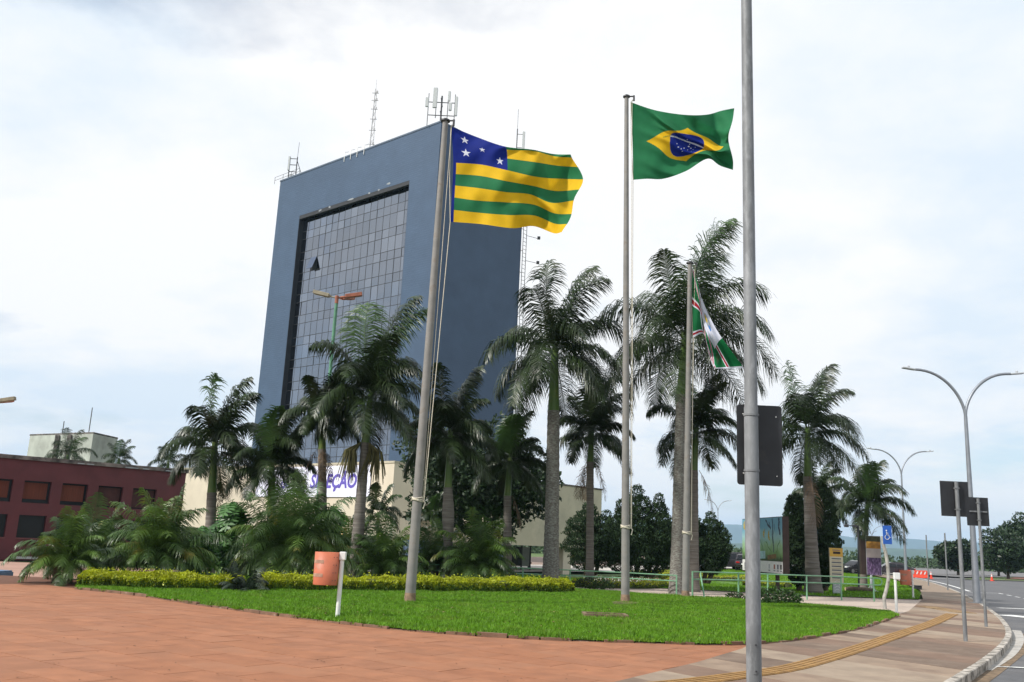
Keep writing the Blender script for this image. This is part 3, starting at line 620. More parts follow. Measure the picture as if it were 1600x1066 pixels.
# glazed enclosure below the wing
ge = gp(815, 892, -.5); enc = thing('glass_shelter', 'dark framed glass shelter beneath the beige wing', 'shelter', (ge.x, ge.y+3, -.5)); 
for q in (-1.2, 0, .75): MB().box((q-.07, -.07, 0), (q+.07, .07, 2.2)).build('post', steel_dk, enc)
MB().box((-1.4, -.6, 2.2), (1.0, .8, 2.3)).build('roof', steel_dk, enc); MB().box((-1.13, -.02, .3), (-.07, .02, 1.9)).build('pane', dglass, enc); MB().box((.07, -.02, .3), (.68, .02, 1.9)).build('pane', mat('pale_glass', (.30, .33, .33), .1, .1, 2), enc)
hy = gp(826, 889, -.5); hyd = thing('fire_hydrant', 'small dark hydrant post on the forecourt', 'hydrant', (hy.x, hy.y, -.48)); MB().tube([(0, 0, 0), (0, 0, .1), (0, 0, .55), (0, 0, .75), (0, 0, .85)], [.17, .11, .11, .14, .05], 8).build('barrel', black_m, hyd); MB().tube([(-.24, 0, .5), (.24, 0, .5)], .07, 7).build('outlet', black_m, hyd)
# maroon building
A0 = at(280, 830, 74.0); A1 = at(0, 830, 66.0); A0.z = A1.z = -1.1
RD = (A1-A0); RD.z = 0; RD.normalize(); RB = Vector((-RD.y, RD.x, 0)); RB = RB if RB.y > 0 else -RB
RM = Matrix(((RD.x, RB.x, 0), (RD.y, RB.y, 0), (0, 0, 1))).to_4x4()
def rpix(px, py):
    r = Vector(ray(px, py)); o = Vector((0, 0, EYE)); t = (A0-o).dot(RB)/r.dot(RB); p = o+r*t-A0; return p.dot(RD), p.z
red = thing('maroon_building', 'low maroon building with two rows of deep square windows', 'building', A0)
def rb_(lo, hi, nm, m, par=red): return recalc(MB().box(lo, hi, 0, RM).build(nm, m, par))
_, rz1 = rpix(140, 727); LN = 26
u0 = [rpix(a, 775)[0] for a in (191, 136, 80, 22)]; 
ua, ub = rpix(191, 777)[0], rpix(152, 777)[0]; pitch = rpix(136, 775)[0]-ua; ww = ub-ua
_, zu1 = rpix(172, 760); _, zu0 = rpix(172, 793); _, zl1 = rpix(163, 811); _, zl0 = rpix(163, 845); _, zb1 = rpix(40, 864)
wins = [ua+pitch*k for k in range(-1, 8)]
wins[0] = ua-pitch
rb_((0, 0, zu1), (LN, 9, rz1), 'wall', red_m); rb_((0, 0, zl1), (LN, .5, zu0), 'wall', red_m); rb_((0, 0, zb1), (LN, .5, zl0), 'wall', red_m)
edges = [0]+[e for w in ([max(0.25, rpix(278, 780)[0])-0, ] and wins) for e in (w, w+ww)]+[LN]
for z0, z1 in ((zu0, zu1), (zl0, zl1)):
    for a, c in zip(edges[0::2], edges[1::2]):
        if c > a: rb_((a, .003, z0), (min(c, LN), .5, z1), 'pier', red_m)
rb_((0, .503, -.3), (LN, 9, zu1-.01), 'back_wall', reveal_m); rb_((.4, .01, 0), (LN, .4, zb1-.002), 'plinth', red_m)
for k, w in enumerate(wins):
    if w > LN: break
    f = rb_((w, .40, zu0), (w+ww, .46, zu1), 'window', dglass); rb_((w+.18, .33, zu0+.28), (w+ww-.06, .395, zu1-.12), 'blind', blind_m, f if False else red) if k > 1 else rb_((w+.1, .33, zu0+.1), (w+ww-.1, .395, zu1-.1), 'blind', mat('dark_blind', (.05, .016, .014), .8, .2, 3), red)
    rb_((w, .40, zl0), (w+ww, .46, zl1), 'window', dglass); rb_((w-.03, -.05, zl0-.09), (w+ww+.03, .1, zl0-.001), 'sill', mat('sill_maroon', (.14, .05, .05), .8, .2, 2))
for k in (3, 4, 5): 
    a = rpix(60, 870)[0]+(k-3)*pitch*1.02; rb_((a, -.02, .1), (a+ww*1.05, .008, zb1-.25), 'panel', wall_white)
rb_((-.15, -.15, rz1), (LN, 9.1, rz1+.28), 'roof_cap', cap_m)
for px in (215, 232, 205, 268, 130, 145): 
    a = rpix(px, 735)[0]; rb_((a, -.16, rz1+.02), (a+.5, -.151, rz1+.1), 'light_patch', white_wear)
# concrete block behind
c0, c1 = at(28, 800, 104), at(128, 800, 98); c2_ = at(168, 800, 103)
for q in (c0, c1, c2_): q.z = 0
ht = at(128, 677, 98).z; blk = thing('concrete_block', 'stained grey concrete block rising behind the maroon building', 'building', c1)
c3 = c0+(c2_-c1); q4 = [tuple((p-c1).xy) for p in (c0, c1, c2_, c3)]
recalc(MB().prism(q4, -2, ht).build('wall', conc_old, blk)); 
for f_ in (.47, .66): p = (c0-c1)*(1-f_); recalc(MB().box((p.x-.22, p.y-.35, 3), (p.x+.22, p.y+.2, ht-.05)).build('rib', cap_m, blk))
recalc(MB().prism([(x*1.01, y*1.01) for x, y in q4], ht, ht+.18).build('roof_edge', cap_m, blk)); 
for f_, hh in ((.62, 1.8), (.2, 3.2)): p = (c0-c1)*f_; MB().tube([(p.x, p.y+2, ht), (p.x, p.y+2, ht+hh)], .05, 5).build('rod', steel_dk, blk)
# ================================================================== PALMS AND PLANTS
WIND = Vector((1.0, .15, 0))
def frond(name, parent, origin, az, el, Ln, mats, droop=1.0, wind=.25, nl=104, lw=.043, ll=.26, ldroop=.9, plume=.35, mi=0, tilt0=.10, hang=1.0):
    n = 12; p = Vector(origin); d = Vector((math.cos(az)*math.cos(el), math.sin(az)*math.cos(el), math.sin(el))); ds = Ln/n; P = [p.copy()]; D = [d.copy()]
    for i in range(n):
        s = (i+.5)/n; d = (d+Vector((0, 0, -1))*droop*(.05+.30*s)*(.35+.65*math.sqrt(max(0, 1-d.z*d.z)))+WIND*wind*.22*s).normalized(); p = p+d*ds; P.append(p.copy()); D.append(d.copy())
    V, Fq = [], []
    rr = .028*Ln/3.2
    for i in range(n+1):                           # rachis, three-sided
        t = D[i]; a = t.cross(Vector((0, 0, 1))); a = a.normalized() if a.length > .05 else Vector((1, 0, 0)); b = a.cross(t); r = rr*(1-.85*i/n)
        V += [P[i]+a*r, P[i]-a*r, P[i]+b*r*1.2]
    for i in range(n):
        o = 3*i
        for j in range(3): Fq.append((o+j, o+(j+1) % 3, o+3+(j+1) % 3, o+3+j))
    G = Vector((0, 0, -1))
    for k in range(nl):
        s = tilt0+(1-tilt0)*(k+.5)/nl; x = s*n; i = min(int(x), n-1); f = x-i; c = P[i].lerp(P[i+1], f); t = D[i].lerp(D[i+1], f).normalized()
        a = t.cross(Vector((0, 0, 1))); a = a.normalized() if a.length > .05 else Vector((math.sin(az), -math.cos(az), 0)); up = a.cross(t)
        L = Ln*ll*(.45+.9*math.sin(math.pi*min(1, .12+s*.86))**.7)*random.uniform(.8, 1.12)
        if s > .93: L *= .6
        for sg in (-1, 1):
            e1 = (a*sg*.85+t*(.35+.35*s)+up*random.uniform(-plume, plume)+G*.12*hang).normalized()
            e2 = (e1+G*ldroop*random.uniform(.6, 1.2)+WIND*wind*.9*random.uniform(.4, 1.2)).normalized()
            e3 = (e2+G*ldroop*.7+WIND*wind*.5).normalized()
            m1 = c+e1*L*.36; m2 = m1+e2*L*.36; m3 = m2+e3*L*.28; wv = t*(lw*.5)
            o = len(V); V += [c-wv*.6, c+wv*.6, m1+wv, m1-wv, m2+wv*.75, m2-wv*.75, m3, m3-wv*.05]
            Fq += [(o, o+1, o+2, o+3), (o+3, o+2, o+4, o+5), (o+5, o+4, o+6, o+7)]
    o = tri_mesh(name, [tuple(v) for v in V], Fq, mats, parent); return o
def proj_x(d): pass
def palm(label, base, d, ttop, shaft_top, Rt, Rb, spread, up, nf=17, bulge=0, lichen=False, dead=0, group='royal palms', droop=1.0, seed=0, bunch=0, wind=.3, spear=True, lean=0, nl=104):
    random.seed(seed*13+5)
    B = at(base[0], base[1], d); B.z = gz(B.x, B.y); T = at(ttop[0], ttop[1], d)-B; Sh = at(shaft_top[0], shaft_top[1], d)-B
    t = thing('palm_tree', label, 'palm tree', B, 0, group); n = int(T.z/.16); pts, rad = [], []
    for i in range(n+1):
        s = i/n; p = Vector((T.x*s**1.3, T.y*s, T.z*s-.15*(i == 0))); pts.append(p)
        r = Rb+(Rt-Rb)*s; r += (Rb*.35)*math.exp(-s*9)+bulge*math.exp(-((s-.72)/.2)**2)
        r *= .86; rad.append(r*(1+(.035 if i % 2 else -.02)))
    MB().tube(pts, rad, 14).build('trunk', trunk_l if lichen else trunk_m, t)
    k = 8; pts = [T.lerp(Sh, i/k) for i in range(k+1)]; MB().tube(pts, [Rt*(.80-.32*(i/k)**.8)+.01 for i in range(k+1)], 12).build('crownshaft', shaft_m, t)
    Lf = spread
    nf = int(nf*1.08)
    for i in range(nf):
        q = i/(nf-1); az = 2.39996*i+seed; el = R(84-90*q**1.0); L = Lf*(1.0+.1*math.sin(i*1.7))*(.92 if q < .15 else 1)
        if i == 0: az, el, L = 0.1, R(84), up*.98
        elif i <= 2: L = up*.92
        o = Sh.lerp(T, .25*q)+Vector((math.cos(az), math.sin(az), 0))*.06
        frond('frond', t, o, az, el, L, frond_l if (i in (1, 2) and random.random() < .45) else frond_m, droop=droop*(.75 if i < 4 else 1.0), wind=wind, nl=nl, ldroop=1.0 if i > 3 else .75)
    for i in range(dead):
        az = seed+i*2.1; frond('dead_frond', t, T+Vector((math.cos(az), math.sin(az), 0))*Rt*1.05, az, R(-55), Lf*.75, frond_dead, droop=1.5, wind=.05, nl=26, ldroop=1.6, lw=.04)
    for i in range(bunch):
        az = (2.9, .2)[i]; b = MB(); random.seed(i)
        for k in range(70):
            c = T+Vector((math.cos(az)*.5, math.sin(az)*.3-.25, -.1)); e1 = Vector((random.gauss(0, .22), random.gauss(0, .2), 0)); b.tube([T+Vector((math.cos(az)*.15, -.15, 0)), c+e1*.5+Vector((0, 0, -.25)), c+e1+Vector((0, 0, random.uniform(-.8, -1.5)))], [.012, .022, .012], 3, caps=False)
        b.build('fruit_bunch', mat('seed_strands', (.12, .11, .04), .8, .35, 4), t)
    return t
PX = lambda px, d: px*d/F
palm('royal palm at the far left, trunk hidden by split-leaf shrubs', (326, 880), 37, (331, 770), (336, 690), .22, .26, PX(95, 37), PX(118, 37), 16, seed=1, dead=1)
palm('short royal palm left of the green lamp, in front of the banner', (425, 880), 36.5, (424, 790), (425, 722), .2, .24, PX(85, 36), PX(100, 36), 15, seed=2)
palm('royal palm behind the green lamp with a long dead frond hanging', (503, 890), 36, (503, 702), (505, 640), .18, .22, PX(72, 36), PX(85, 36), 14, seed=3, dead=3)
palm('full royal palm with olive seed bunches left of the first flagpole', (554, 900), 35.5, (571, 692), (580, 610), .19, .30, PX(122, 35.5), PX(180, 35.5), 20, seed=4, bunch=2)
palm('royal palm with a swollen grey trunk right of the first flagpole', (701, 880), 37, (700, 762), (704, 672), .19, .20, PX(92, 37), PX(118, 37), 17, seed=5, bulge=.09)
palm('slender royal palm in front of the dark mango tree', (793, 890), 40, (793, 775), (797, 715), .19, .22, PX(72, 40), PX(85, 40), 14, seed=6, dead=1)
palm('big royal palm with a pale lichen-spotted trunk at the hedge end', (860, 915), 38.5, (865, 642), (867, 545), .30, .36, PX(142, 38.5), PX(164, 38.5), 19, seed=7, lichen=True, droop=1.15)
palm('slim royal palm with a ragged skirt left of the middle flagpole', (921, 921), 42, (922, 722), (925, 672), .19, .20, PX(82, 42), PX(100, 42), 15, seed=8, dead=4)
palm('tallest royal palm, behind the drooping green and white flag', (1057, 928), 38.5, (1064, 617), (1070, 520), .24, .30, PX(168, 38.5), PX(222, 38.5), 21, seed=9, lichen=True, droop=1.1)
palm('lower royal palm just right of the short flagpole', (1084, 928), 41, (1084, 735), (1088, 668), .22, .26, PX(88, 41), PX(100, 41), 15, seed=10, dead=2)
palm('royal palm with thick grey trunk right of the mural board', (1271, 927), 45.5, (1262, 745), (1262, 668), .26, .42, PX(108, 45.5), PX(120, 45.5), 17, seed=11, dead=1, droop=1.1)
palm('dark royal palm behind the flower poster', (1349, 914), 52, (1352, 830), (1356, 785), .2, .22, PX(72, 52), PX(75, 52), 16, seed=12)
palm('background royal palm peeking behind the thick grey palm trunk', (1288, 905), 58, (1281, 800), (1278, 775), .2, .24, PX(62, 58), PX(62, 58), 14, seed=13, dead=2)
palm('young palm between the seeded royal palm and first flagpole', (590, 890), 44, (590, 820), (591, 800), .09, .10, PX(48, 44), PX(50, 44), 12, seed=14, nl=50)
palm('small fresh green palm right of the first flagpole base', (675, 880), 46, (674, 820), (675, 800), .07, .08, PX(34, 46), PX(36, 46), 10, seed=15, nl=45)
for k, (px, py, dd, sp, lab) in enumerate(((105, 735, 84, 46, 'palm crown showing above the maroon roof before the concrete block'), (185, 740, 88, 34, 'palm crown above the maroon roof right of the concrete block'), (262, 745, 90, 34, 'palm crown above the right end of the maroon roof'))):
    palm(lab, (px, 860), dd, (px, py-12), (px+1, py-24), .2, .22, PX(sp, dd), PX(sp, dd), 13, seed=20+k, nl=50, group='palms behind the maroon roof')
def bush(label, px, py, d, w, h, n, seed, m=bush_m, stem=True, elmin=10, nl=46, y2=None, group='feathery palm shrubs', nst=1):
    random.seed(seed); B = at(px, py, d); B.z = gz(B.x, B.y); t = thing('palm_shrub', label, 'shrub', B, 0, group); sh = h*.28 if stem else .05
    if stem:
        for q in range(nst): MB().tube([(q*.35-.17*(nst-1), 0, -.05), (q*.35-.17*(nst-1), 0, sh*.5), (q*.35-.17*(nst-1), 0, sh*1.1)], [.13, .11, .12], 9).build('stem', bark_m, t)
    for i in range(n):
        q = i/n; az = 2.39996*i+seed; el = R(86-(86-elmin)*q**.8); L = (h-sh)*1.18*(1-q)+q*w*.54
        o = Vector((random.gauss(0, .08+.05*nst), random.gauss(0, .08), sh*random.uniform(.8, 1.1)))
        frond('frond', t, o, az, el, max(.5, L*random.uniform(.85, 1.12)), bush_y if (m is bush_m and random.random() < .38) else m, droop=.85, wind=.06, nl=nl, lw=.03, ll=.22, ldroop=.75, plume=.25)
    return t
bush('low feathery palm shrub at the left end of the golden hedge', 95, 920, 27.5, 2.6, 1.9, 36, 31, nst=2)
bush('second feathery palm shrub behind the leftmost one', 140, 912, 30, 2.5, 2.2, 32, 36)
bush('round feathery palm shrub in front of the maroon building end', 245, 915, 29, 3.3, 2.65, 54, 32)
bush('largest feathery palm shrub, left of the orange bin', 450, 915, 31.5, 4.1, 3.25, 84, 33, nst=3, nl=50)
bush('feathery palm shrub between the seeded palm and first flagpole', 600, 912, 35, 2.6, 2.2, 44, 34)
bush('bright feathery palm shrub with yellow lower fronds before the forecourt', 745, 914, 36.5, 3.1, 2.5, 60, 35)
bush('dark feathery palm shrub just right of the first flagpole', 680, 912, 38, 2.6, 2.2, 36, 37)
bush('small dark cycad on the lawn before the hedge', 378, 929, 27, 1.1, .75, 26, 38, mat('cycad_frond', (.02, .035, .018), .5, .4, 3), stem=False, elmin=5, nl=22)
def philodendron(label, px, py, d, w, h, n, seed):
    random.seed(seed); B = at(px, py, d); B.z = gz(B.x, B.y); t = thing('split_leaf_shrub', label, 'shrub', B, 0, 'split-leaf shrubs'); stem = MB()
    lf = MB(); zl = lambda x, y: (x, y, .10*abs(x)-.28*y*y-.25*x*x)
    lf.add([zl(-.05, 0), zl(.05, 0), zl(.07, .5), zl(.02, 1.0), zl(-.02, 1.0), zl(-.07, .5)], [(0, 1, 2, 5), (5, 2, 3, 4)])
    for sg in (-1, 1):
        for k in range(6):
            y0 = .06+.155*k; w = .46*math.sin(math.pi*(.22+.12*k)); lf.add([zl(sg*.03, y0-.045), zl(sg*w*.6, y0+.01), zl(sg*w, y0+.13), zl(sg*w*.55, y0+.115), zl(sg*.03, y0+.055)], [(0, 1, 3, 4), (1, 2, 3)])
    lo_ = lf.build('t', philo_m); me = lo_.data; bpy.data.objects.remove(lo_)
    for i in range(n):
        a = 2.39996*i+seed; q = (i+.5)/n; rr = w*.5*math.sqrt(q)*random.uniform(.7, 1.1); z = h*(1-.65*q**1.5)*random.uniform(.78, 1.02)
        c = Vector((math.cos(a)*rr, math.sin(a)*rr, z)); stem.tube([(math.cos(a)*rr*.15, math.sin(a)*rr*.15, 0), tuple(c*.6+Vector((0, 0, .12))), tuple(c)], .014, 4, caps=False)
        o = link('leaf', me, t, c); s = random.uniform(.6, .95); o.scale = (s, s, s); o.rotation_euler = (R(random.uniform(-75, -5)), R(random.uniform(-25, 25)), a-math.pi/2+random.uniform(-.4, .4))
    stem.build('stems', hedge_m, t)
philodendron('glossy split-leaf shrub below the leftmost royal palm', 350, 915, 32.0, 2.6, 2.75, 90, 41)
philodendron('glossy split-leaf shrub behind the largest feathery shrub', 505, 915, 33, 2.4, 3.0, 60, 42)
bush('dark feathery shrub behind the orange bin and seeded palm', 545, 912, 36.5, 3.0, 2.4, 40, 39)
philodendron('low split-leaf shrub between the two round feathery shrubs', 305, 915, 31, 1.8, 1.9, 40, 43)
# leafy crowns from many leaf faces
def leaves(P, size, m, parent, name='crown', upb=0., aspect=.55, loc=None, mi=None, out=None):
    n = len(P); a = rng.normal(0, 1, (n, 3)); 
    if out is not None: a = a*.7+out*1.0
    a[:, 2] += upb; a /= np.linalg.norm(a, axis=1)[:, None]; b = rng.normal(0, 1, (n, 3)); b -= a*(a*b).sum(1)[:, None]; b /= np.linalg.norm(b, axis=1)[:, None]
    s = size*rng.uniform(.6, 1.3, n)[:, None]; V = np.zeros((n, 4, 3)); V[:, 0] = P-a*s*.5; V[:, 1] = P+b*s*aspect*.5; V[:, 2] = P+a*s*.6; V[:, 3] = P-b*s*aspect*.5
    return tri_mesh(name, V.reshape(-1, 3), np.arange(4*n).reshape(-1, 4), m, parent, loc, mi)
def blob_points(blobs, n):
    vol = np.array([b[3]*b[4]*b[5] for b in blobs])**(2/3); idx = rng.choice(len(blobs), n, p=vol/vol.sum()); B = np.array(blobs)[idx]; d = rng.normal(0, 1, (n, 3)); d /= np.linalg.norm(d, axis=1)[:, None]
    r = rng.uniform(.35, 1, n)**.4*(1+.12*np.sin(d[:, 0]*9+idx)*np.sin(d[:, 2]*8+idx)); return B[:, :3]+d*B[:, 3:6]*r[:, None], d
def tree(label, B, h, rx, rz_, nblob, nleaf, size, m, seed, cz=None, name='tree', group=None, trunk_h=None, tr=.2):
    global rng; rng = np.random.default_rng(seed); random.seed(seed)
    t = thing(name, label, 'tree', B, 0, group); cz = cz or h-rz_; blobs = []
    for i in range(nblob):
        d = rng.normal(0, 1, 3); d /= np.linalg.norm(d); q = rng.uniform(.35, .8); s = rng.uniform(.28, .48); blobs.append((d[0]*rx*q, d[1]*rx*q, cz+d[2]*rz_*q, rx*s, rx*s, rz_*s*.9))
    P, d = blob_points(blobs, nleaf); P[:, 2] = np.maximum(P[:, 2], .3); leaves(P, size, m, t, out=d*.6); b = MB()
    b.tube([(0, 0, -.2), (.05, 0, cz*.4), (0, .05, cz)], [tr, tr*.75, tr*.4], 9)
    for q in blobs[:7]: b.tube([(0, 0, cz*.45), (q[0]*.5, q[1]*.5, (cz*.5+q[2])*.5), q[:3]], [tr*.5, tr*.3, tr*.1], 6)
    b.build('trunk', bark_m, t); return t
Bm = at(745, 880, 50); Bm.z = gz(Bm.x, Bm.y); tree('broad dark mango tree standing between tower and palms', Bm, 8.8, 4.7, 3.8, 44, 22000, .26, leaf_dark, 51, cz=4.9)
Bm = at(905, 870, 120); Bm.z = gz(Bm.x, Bm.y)
def conifer(label, px, py, d, spires, seed, n=9000, size=.11, inv=False):
    global rng; rng = np.random.default_rng(seed); B = gp(px, py) if d is None else at(px, py, d); B.z = gz(B.x, B.y); t = thing('conifer', label, 'tree', B, 0, 'clipped dark conifers'); blobs = []
    for (ox_, w, z0, z1) in spires:
        k = 8
        for i in range(k):
            s = (i+.5)/k; r = w*(math.sin(math.pi*(s*.80+.16))**.8 if not inv else (.35+.65*math.sin(math.pi*min(1, s*.9+.05)))); blobs.append((ox_+rng.normal(0, .1)*w, rng.normal(0, .15)*w, z0+(z1-z0)*s, r, r, (z1-z0)/k*1.0))
    P, dd = blob_points(blobs, n*3); o2 = dd*.5; o2[:, 2] += 1.1; leaves(P, size, conif_m, t, out=o2, aspect=.5); b = MB(); 
    for (ox_, w, z0, z1) in spires: b.tube([(ox_*.3, 0, -.1), (ox_*.6, 0, z0*.7), (ox_, 0, z1*.8)], [.16, .13, .04], 7)
    b.build('trunk', bark_m, t)
conifer('wide dark conifer behind the slim palm', 918, 900, 56, ((-.2, 1.35, .8, 4.4), (.9, 1.0, .9, 4.0)), 61)
conifer('dark conifer cluster behind the middle flagpole', 995, 905, 52, ((-.9, 1.0, .7, 4.3), (.0, 1.2, .5, 5.1), (1.1, .95, .7, 4.7), (1.7, .6, .9, 3.0)), 62, 16000)
conifer('dark conifer pair right of the short flagpole', 1092, 905, 55, ((-.5, 1.0, 1.0, 4.3), (.6, .95, .8, 4.1), (1.35, .6, 1.1, 3.6)), 63, 11000)
conifer('narrow clipped conifer just left of the thick palm trunk', 1249, 924, 47, ((0, .85, .5, 4.6),), 64, 8000, inv=True)
conifer('narrow clipped conifer right of the thick palm trunk', 1290, 923, 48, ((0, .95, .5, 4.9),), 65, 8000, inv=True)
for k, (px, py, d, h, rx, lab) in enumerate(((1497, 895, 138, 5.4, 3.3, 'round dark tree beyond the road, left of the sign posts'), (1575, 897, 128, 7.4, 4.2, 'large dark tree beyond the road at the right edge'), (1612, 897, 135, 9.6, 4.6, 'tallest dark tree cut by the right edge'), (1031, 880, 150, 7.0, 3.2, 'green tree behind the teal board'), (1560, 893, 150, 3.4, 4.0, 'low bushy tree beneath the large roadside tree'))):
    B = at(px, py, d); B.z = gz(B.x, B.y); tree(lab, B, h, rx, h*.45, 22, 7000, .42, leaf_dark if k < 3 else leaf_mid, 70+k, group='trees beyond the road', tr=.22)
# far wood as one mass
rng = np.random.default_rng(5); bl = []
for k in range(420):
    d = rng.uniform(230, 330); x = rng.uniform(-.75, .95)*d; r = rng.uniform(2.2, 4.5); bl.append((x, d, gz(x, d)+r*.35-(.8 if x > .3*d else 0), r*1.4, r*1.2, r*rng.uniform(.45, .75)))
P, dd = blob_points(bl, 60000); tag(leaves(P, 1.0, leaf_far, None, 'far_wood', out=dd), 'far belt of woodland along the plateau edge', kind='stuff')
# golden hedge
def hedge(label, pxs, h, wid, n, seed, group='golden hedges', name='golden_hedge', top=gold_m, low=hedge_m):
    global rng; rng = np.random.default_rng(seed); P = spline([gp(*p) for p in pxs], 8); B = P[0].copy(); t = thing(name, label, 'hedge', B, 0, group); k = len(P); V = []; Fq = []
    for i, p in enumerate(P):
        q = (P[min(i+1, k-1)]-P[max(i-1, 0)]).normalized(); nn = Vector((-q.y, q.x, 0)); 
        for (s, z) in ((-.42, 0), (-.40, .72), (-.2, .84), (.2, .84), (.40, .72), (.42, 0)): V.append(tuple(p-B+nn*(s*wid)+Vector((0, 0, z*h*(1+.06*math.sin(i*1.9))))))
    for i in range(k-1):
        for j in range(5): Fq.append((i*6+j, i*6+j+1, i*6+7+j, i*6+6+j))
    Fq += [(0, 5, 4, 1), (1, 4, 3, 2)]; e_ = (k-1)*6; Fq += [(e_, e_+1, e_+4, e_+5), (e_+1, e_+2, e_+3, e_+4)]
    tri_mesh('core', V, Fq, core_m, t)
    u = rng.uniform(0, k-1.001, n); i = u.astype(int); f = (u-i)[:, None]; A = np.array([tuple(p-B) for p in P]); C = A[i]*(1-f)+A[np.minimum(i+1, k-1)]*f; T = A[np.minimum(i+1, k-1)]-A[i]; T /= np.linalg.norm(T, axis=1)[:, None]+1e-9; Nn = np.stack([-T[:, 1], T[:, 0], T[:, 2]*0], 1)
    th = rng.uniform(0, math.pi, n); sw = np.cos(th); sl_ = C[:, 0]*T[:, 0]+C[:, 1]*T[:, 1]; lump = 1+.07*np.sin(sl_*1.3+seed+sw)+.06*np.sin(sl_*3.1+2*sw+1)+.05*np.sin(sl_*7.7-3*sw); zz_ = np.sin(th)**.55*h*lump*rng.uniform(.86, 1.06, n); low_ = rng.uniform(0, 1, n) < .35; zz_ = np.where(low_, rng.uniform(.02, .8, n)*h, zz_); sw = np.where(low_, np.sign(sw)*(.95+.1*np.sin(u*4)), sw)
    shoots = rng.uniform(0, 1, n) < .02; zz_ = np.where(shoots, zz_*rng.uniform(1.05, 1.3, n), zz_)
    Q = C+Nn*(sw*wid*.5*lump)[:, None]; Q[:, 2] += zz_
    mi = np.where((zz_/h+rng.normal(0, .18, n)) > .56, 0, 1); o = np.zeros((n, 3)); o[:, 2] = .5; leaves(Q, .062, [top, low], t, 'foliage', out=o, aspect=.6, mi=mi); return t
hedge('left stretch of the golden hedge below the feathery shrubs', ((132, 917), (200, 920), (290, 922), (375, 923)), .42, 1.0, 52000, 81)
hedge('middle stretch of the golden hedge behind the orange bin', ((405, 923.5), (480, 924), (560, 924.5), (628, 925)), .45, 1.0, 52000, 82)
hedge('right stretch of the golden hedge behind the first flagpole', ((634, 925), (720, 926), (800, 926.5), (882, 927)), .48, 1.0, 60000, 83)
for k, (pxs, hh, wd, n, lab) in enumerate(((((895, 917), (960, 919), (1020, 919), (1055, 914), (1040, 908)), .28, .5, 8000, 'low curved golden border round the white flower bed'), (((1020, 903), (1060, 901.5), (1110, 903)), .3, 1.0, 6000, 'low golden border left of the car park view'), (((1085, 906), (1140, 908), (1180, 905)), .3, .9, 6000, 'low golden border behind the right fence'), (((1160, 914), (1195, 916), (1232, 919)), .28, .7, 5000, 'low golden border beneath the mural board'), (((990, 898), (1040, 897), (1080, 898)), .25, .8, 4000, 'thin golden border at the far edge of the garden'))):
    hedge(lab, pxs, hh, wd, n, 90+k, 'low garden borders', 'border_hedge')
fp = [gp(*q) for q in ((905, 914), (960, 916.5), (1020, 916), (1045, 911), (1000, 905), (920, 904))]; n = 5000; P = []
while len(P) < n:
    q = rng.uniform([min(p.x for p in fp), min(p.y for p in fp)], [max(p.x for p in fp), max(p.y for p in fp)], (n, 2)); P += [tuple(v) for v in q[inpoly(q[:, 0], q[:, 1], fp)]]
P = np.array([(x, y, gz(x, y)+rng.uniform(.06, .24)) for x, y in P[:n]]); mi = rng.choice(3, n, p=(.5, .2, .3)); tag(leaves(P, .10, [hedge_m, mat('flower_white', (.6, .58, .55), .7), mat('flower_stem', (.16, .08, .05), .8)], None, 'flower_bed', upb=.6, mi=mi), 'bed of small white flowers on the garden lawn', kind='stuff')
def shrub(label, px, py, r, h, n, seed, m, size=.09, name='small_shrub'):
    global rng; rng = np.random.default_rng(seed); B = gp(px, py); t = thing(name, label, 'shrub', B); P, d = blob_points([(0, 0, h*.45, r, r*.7, h*.5), (r*.5, 0, h*.3, r*.6, r*.5, h*.35), (-r*.5, .1, h*.35, r*.6, r*.5, h*.4)], n); P[:, 2] = np.abs(P[:, 2])+.03; leaves(P, size, m, t, 'foliage', out=d); b = MB()
    for k in range(9): a = k*.7; b.tube([(0, 0, 0), (math.cos(a)*r*.4, math.sin(a)*r*.3, h*.4), (math.cos(a)*r*.8, math.sin(a)*r*.5, h*.8)], .012, 4)
    b.build('stems', bark_m, t)
shrub('loose leafy shrub behind the foreground pole', 1210, 945, .95, .62, 900, 101, leaf_mid, .13); shrub('dark weedy tuft at the slim palm foot', 928, 921, .8, .5, 900, 102, leaf_mid, .1)
shrub('small weedy plant at the lawn edge by the gravel path', 1150, 938, .35, .3, 250, 103, leaf_mid, .09)
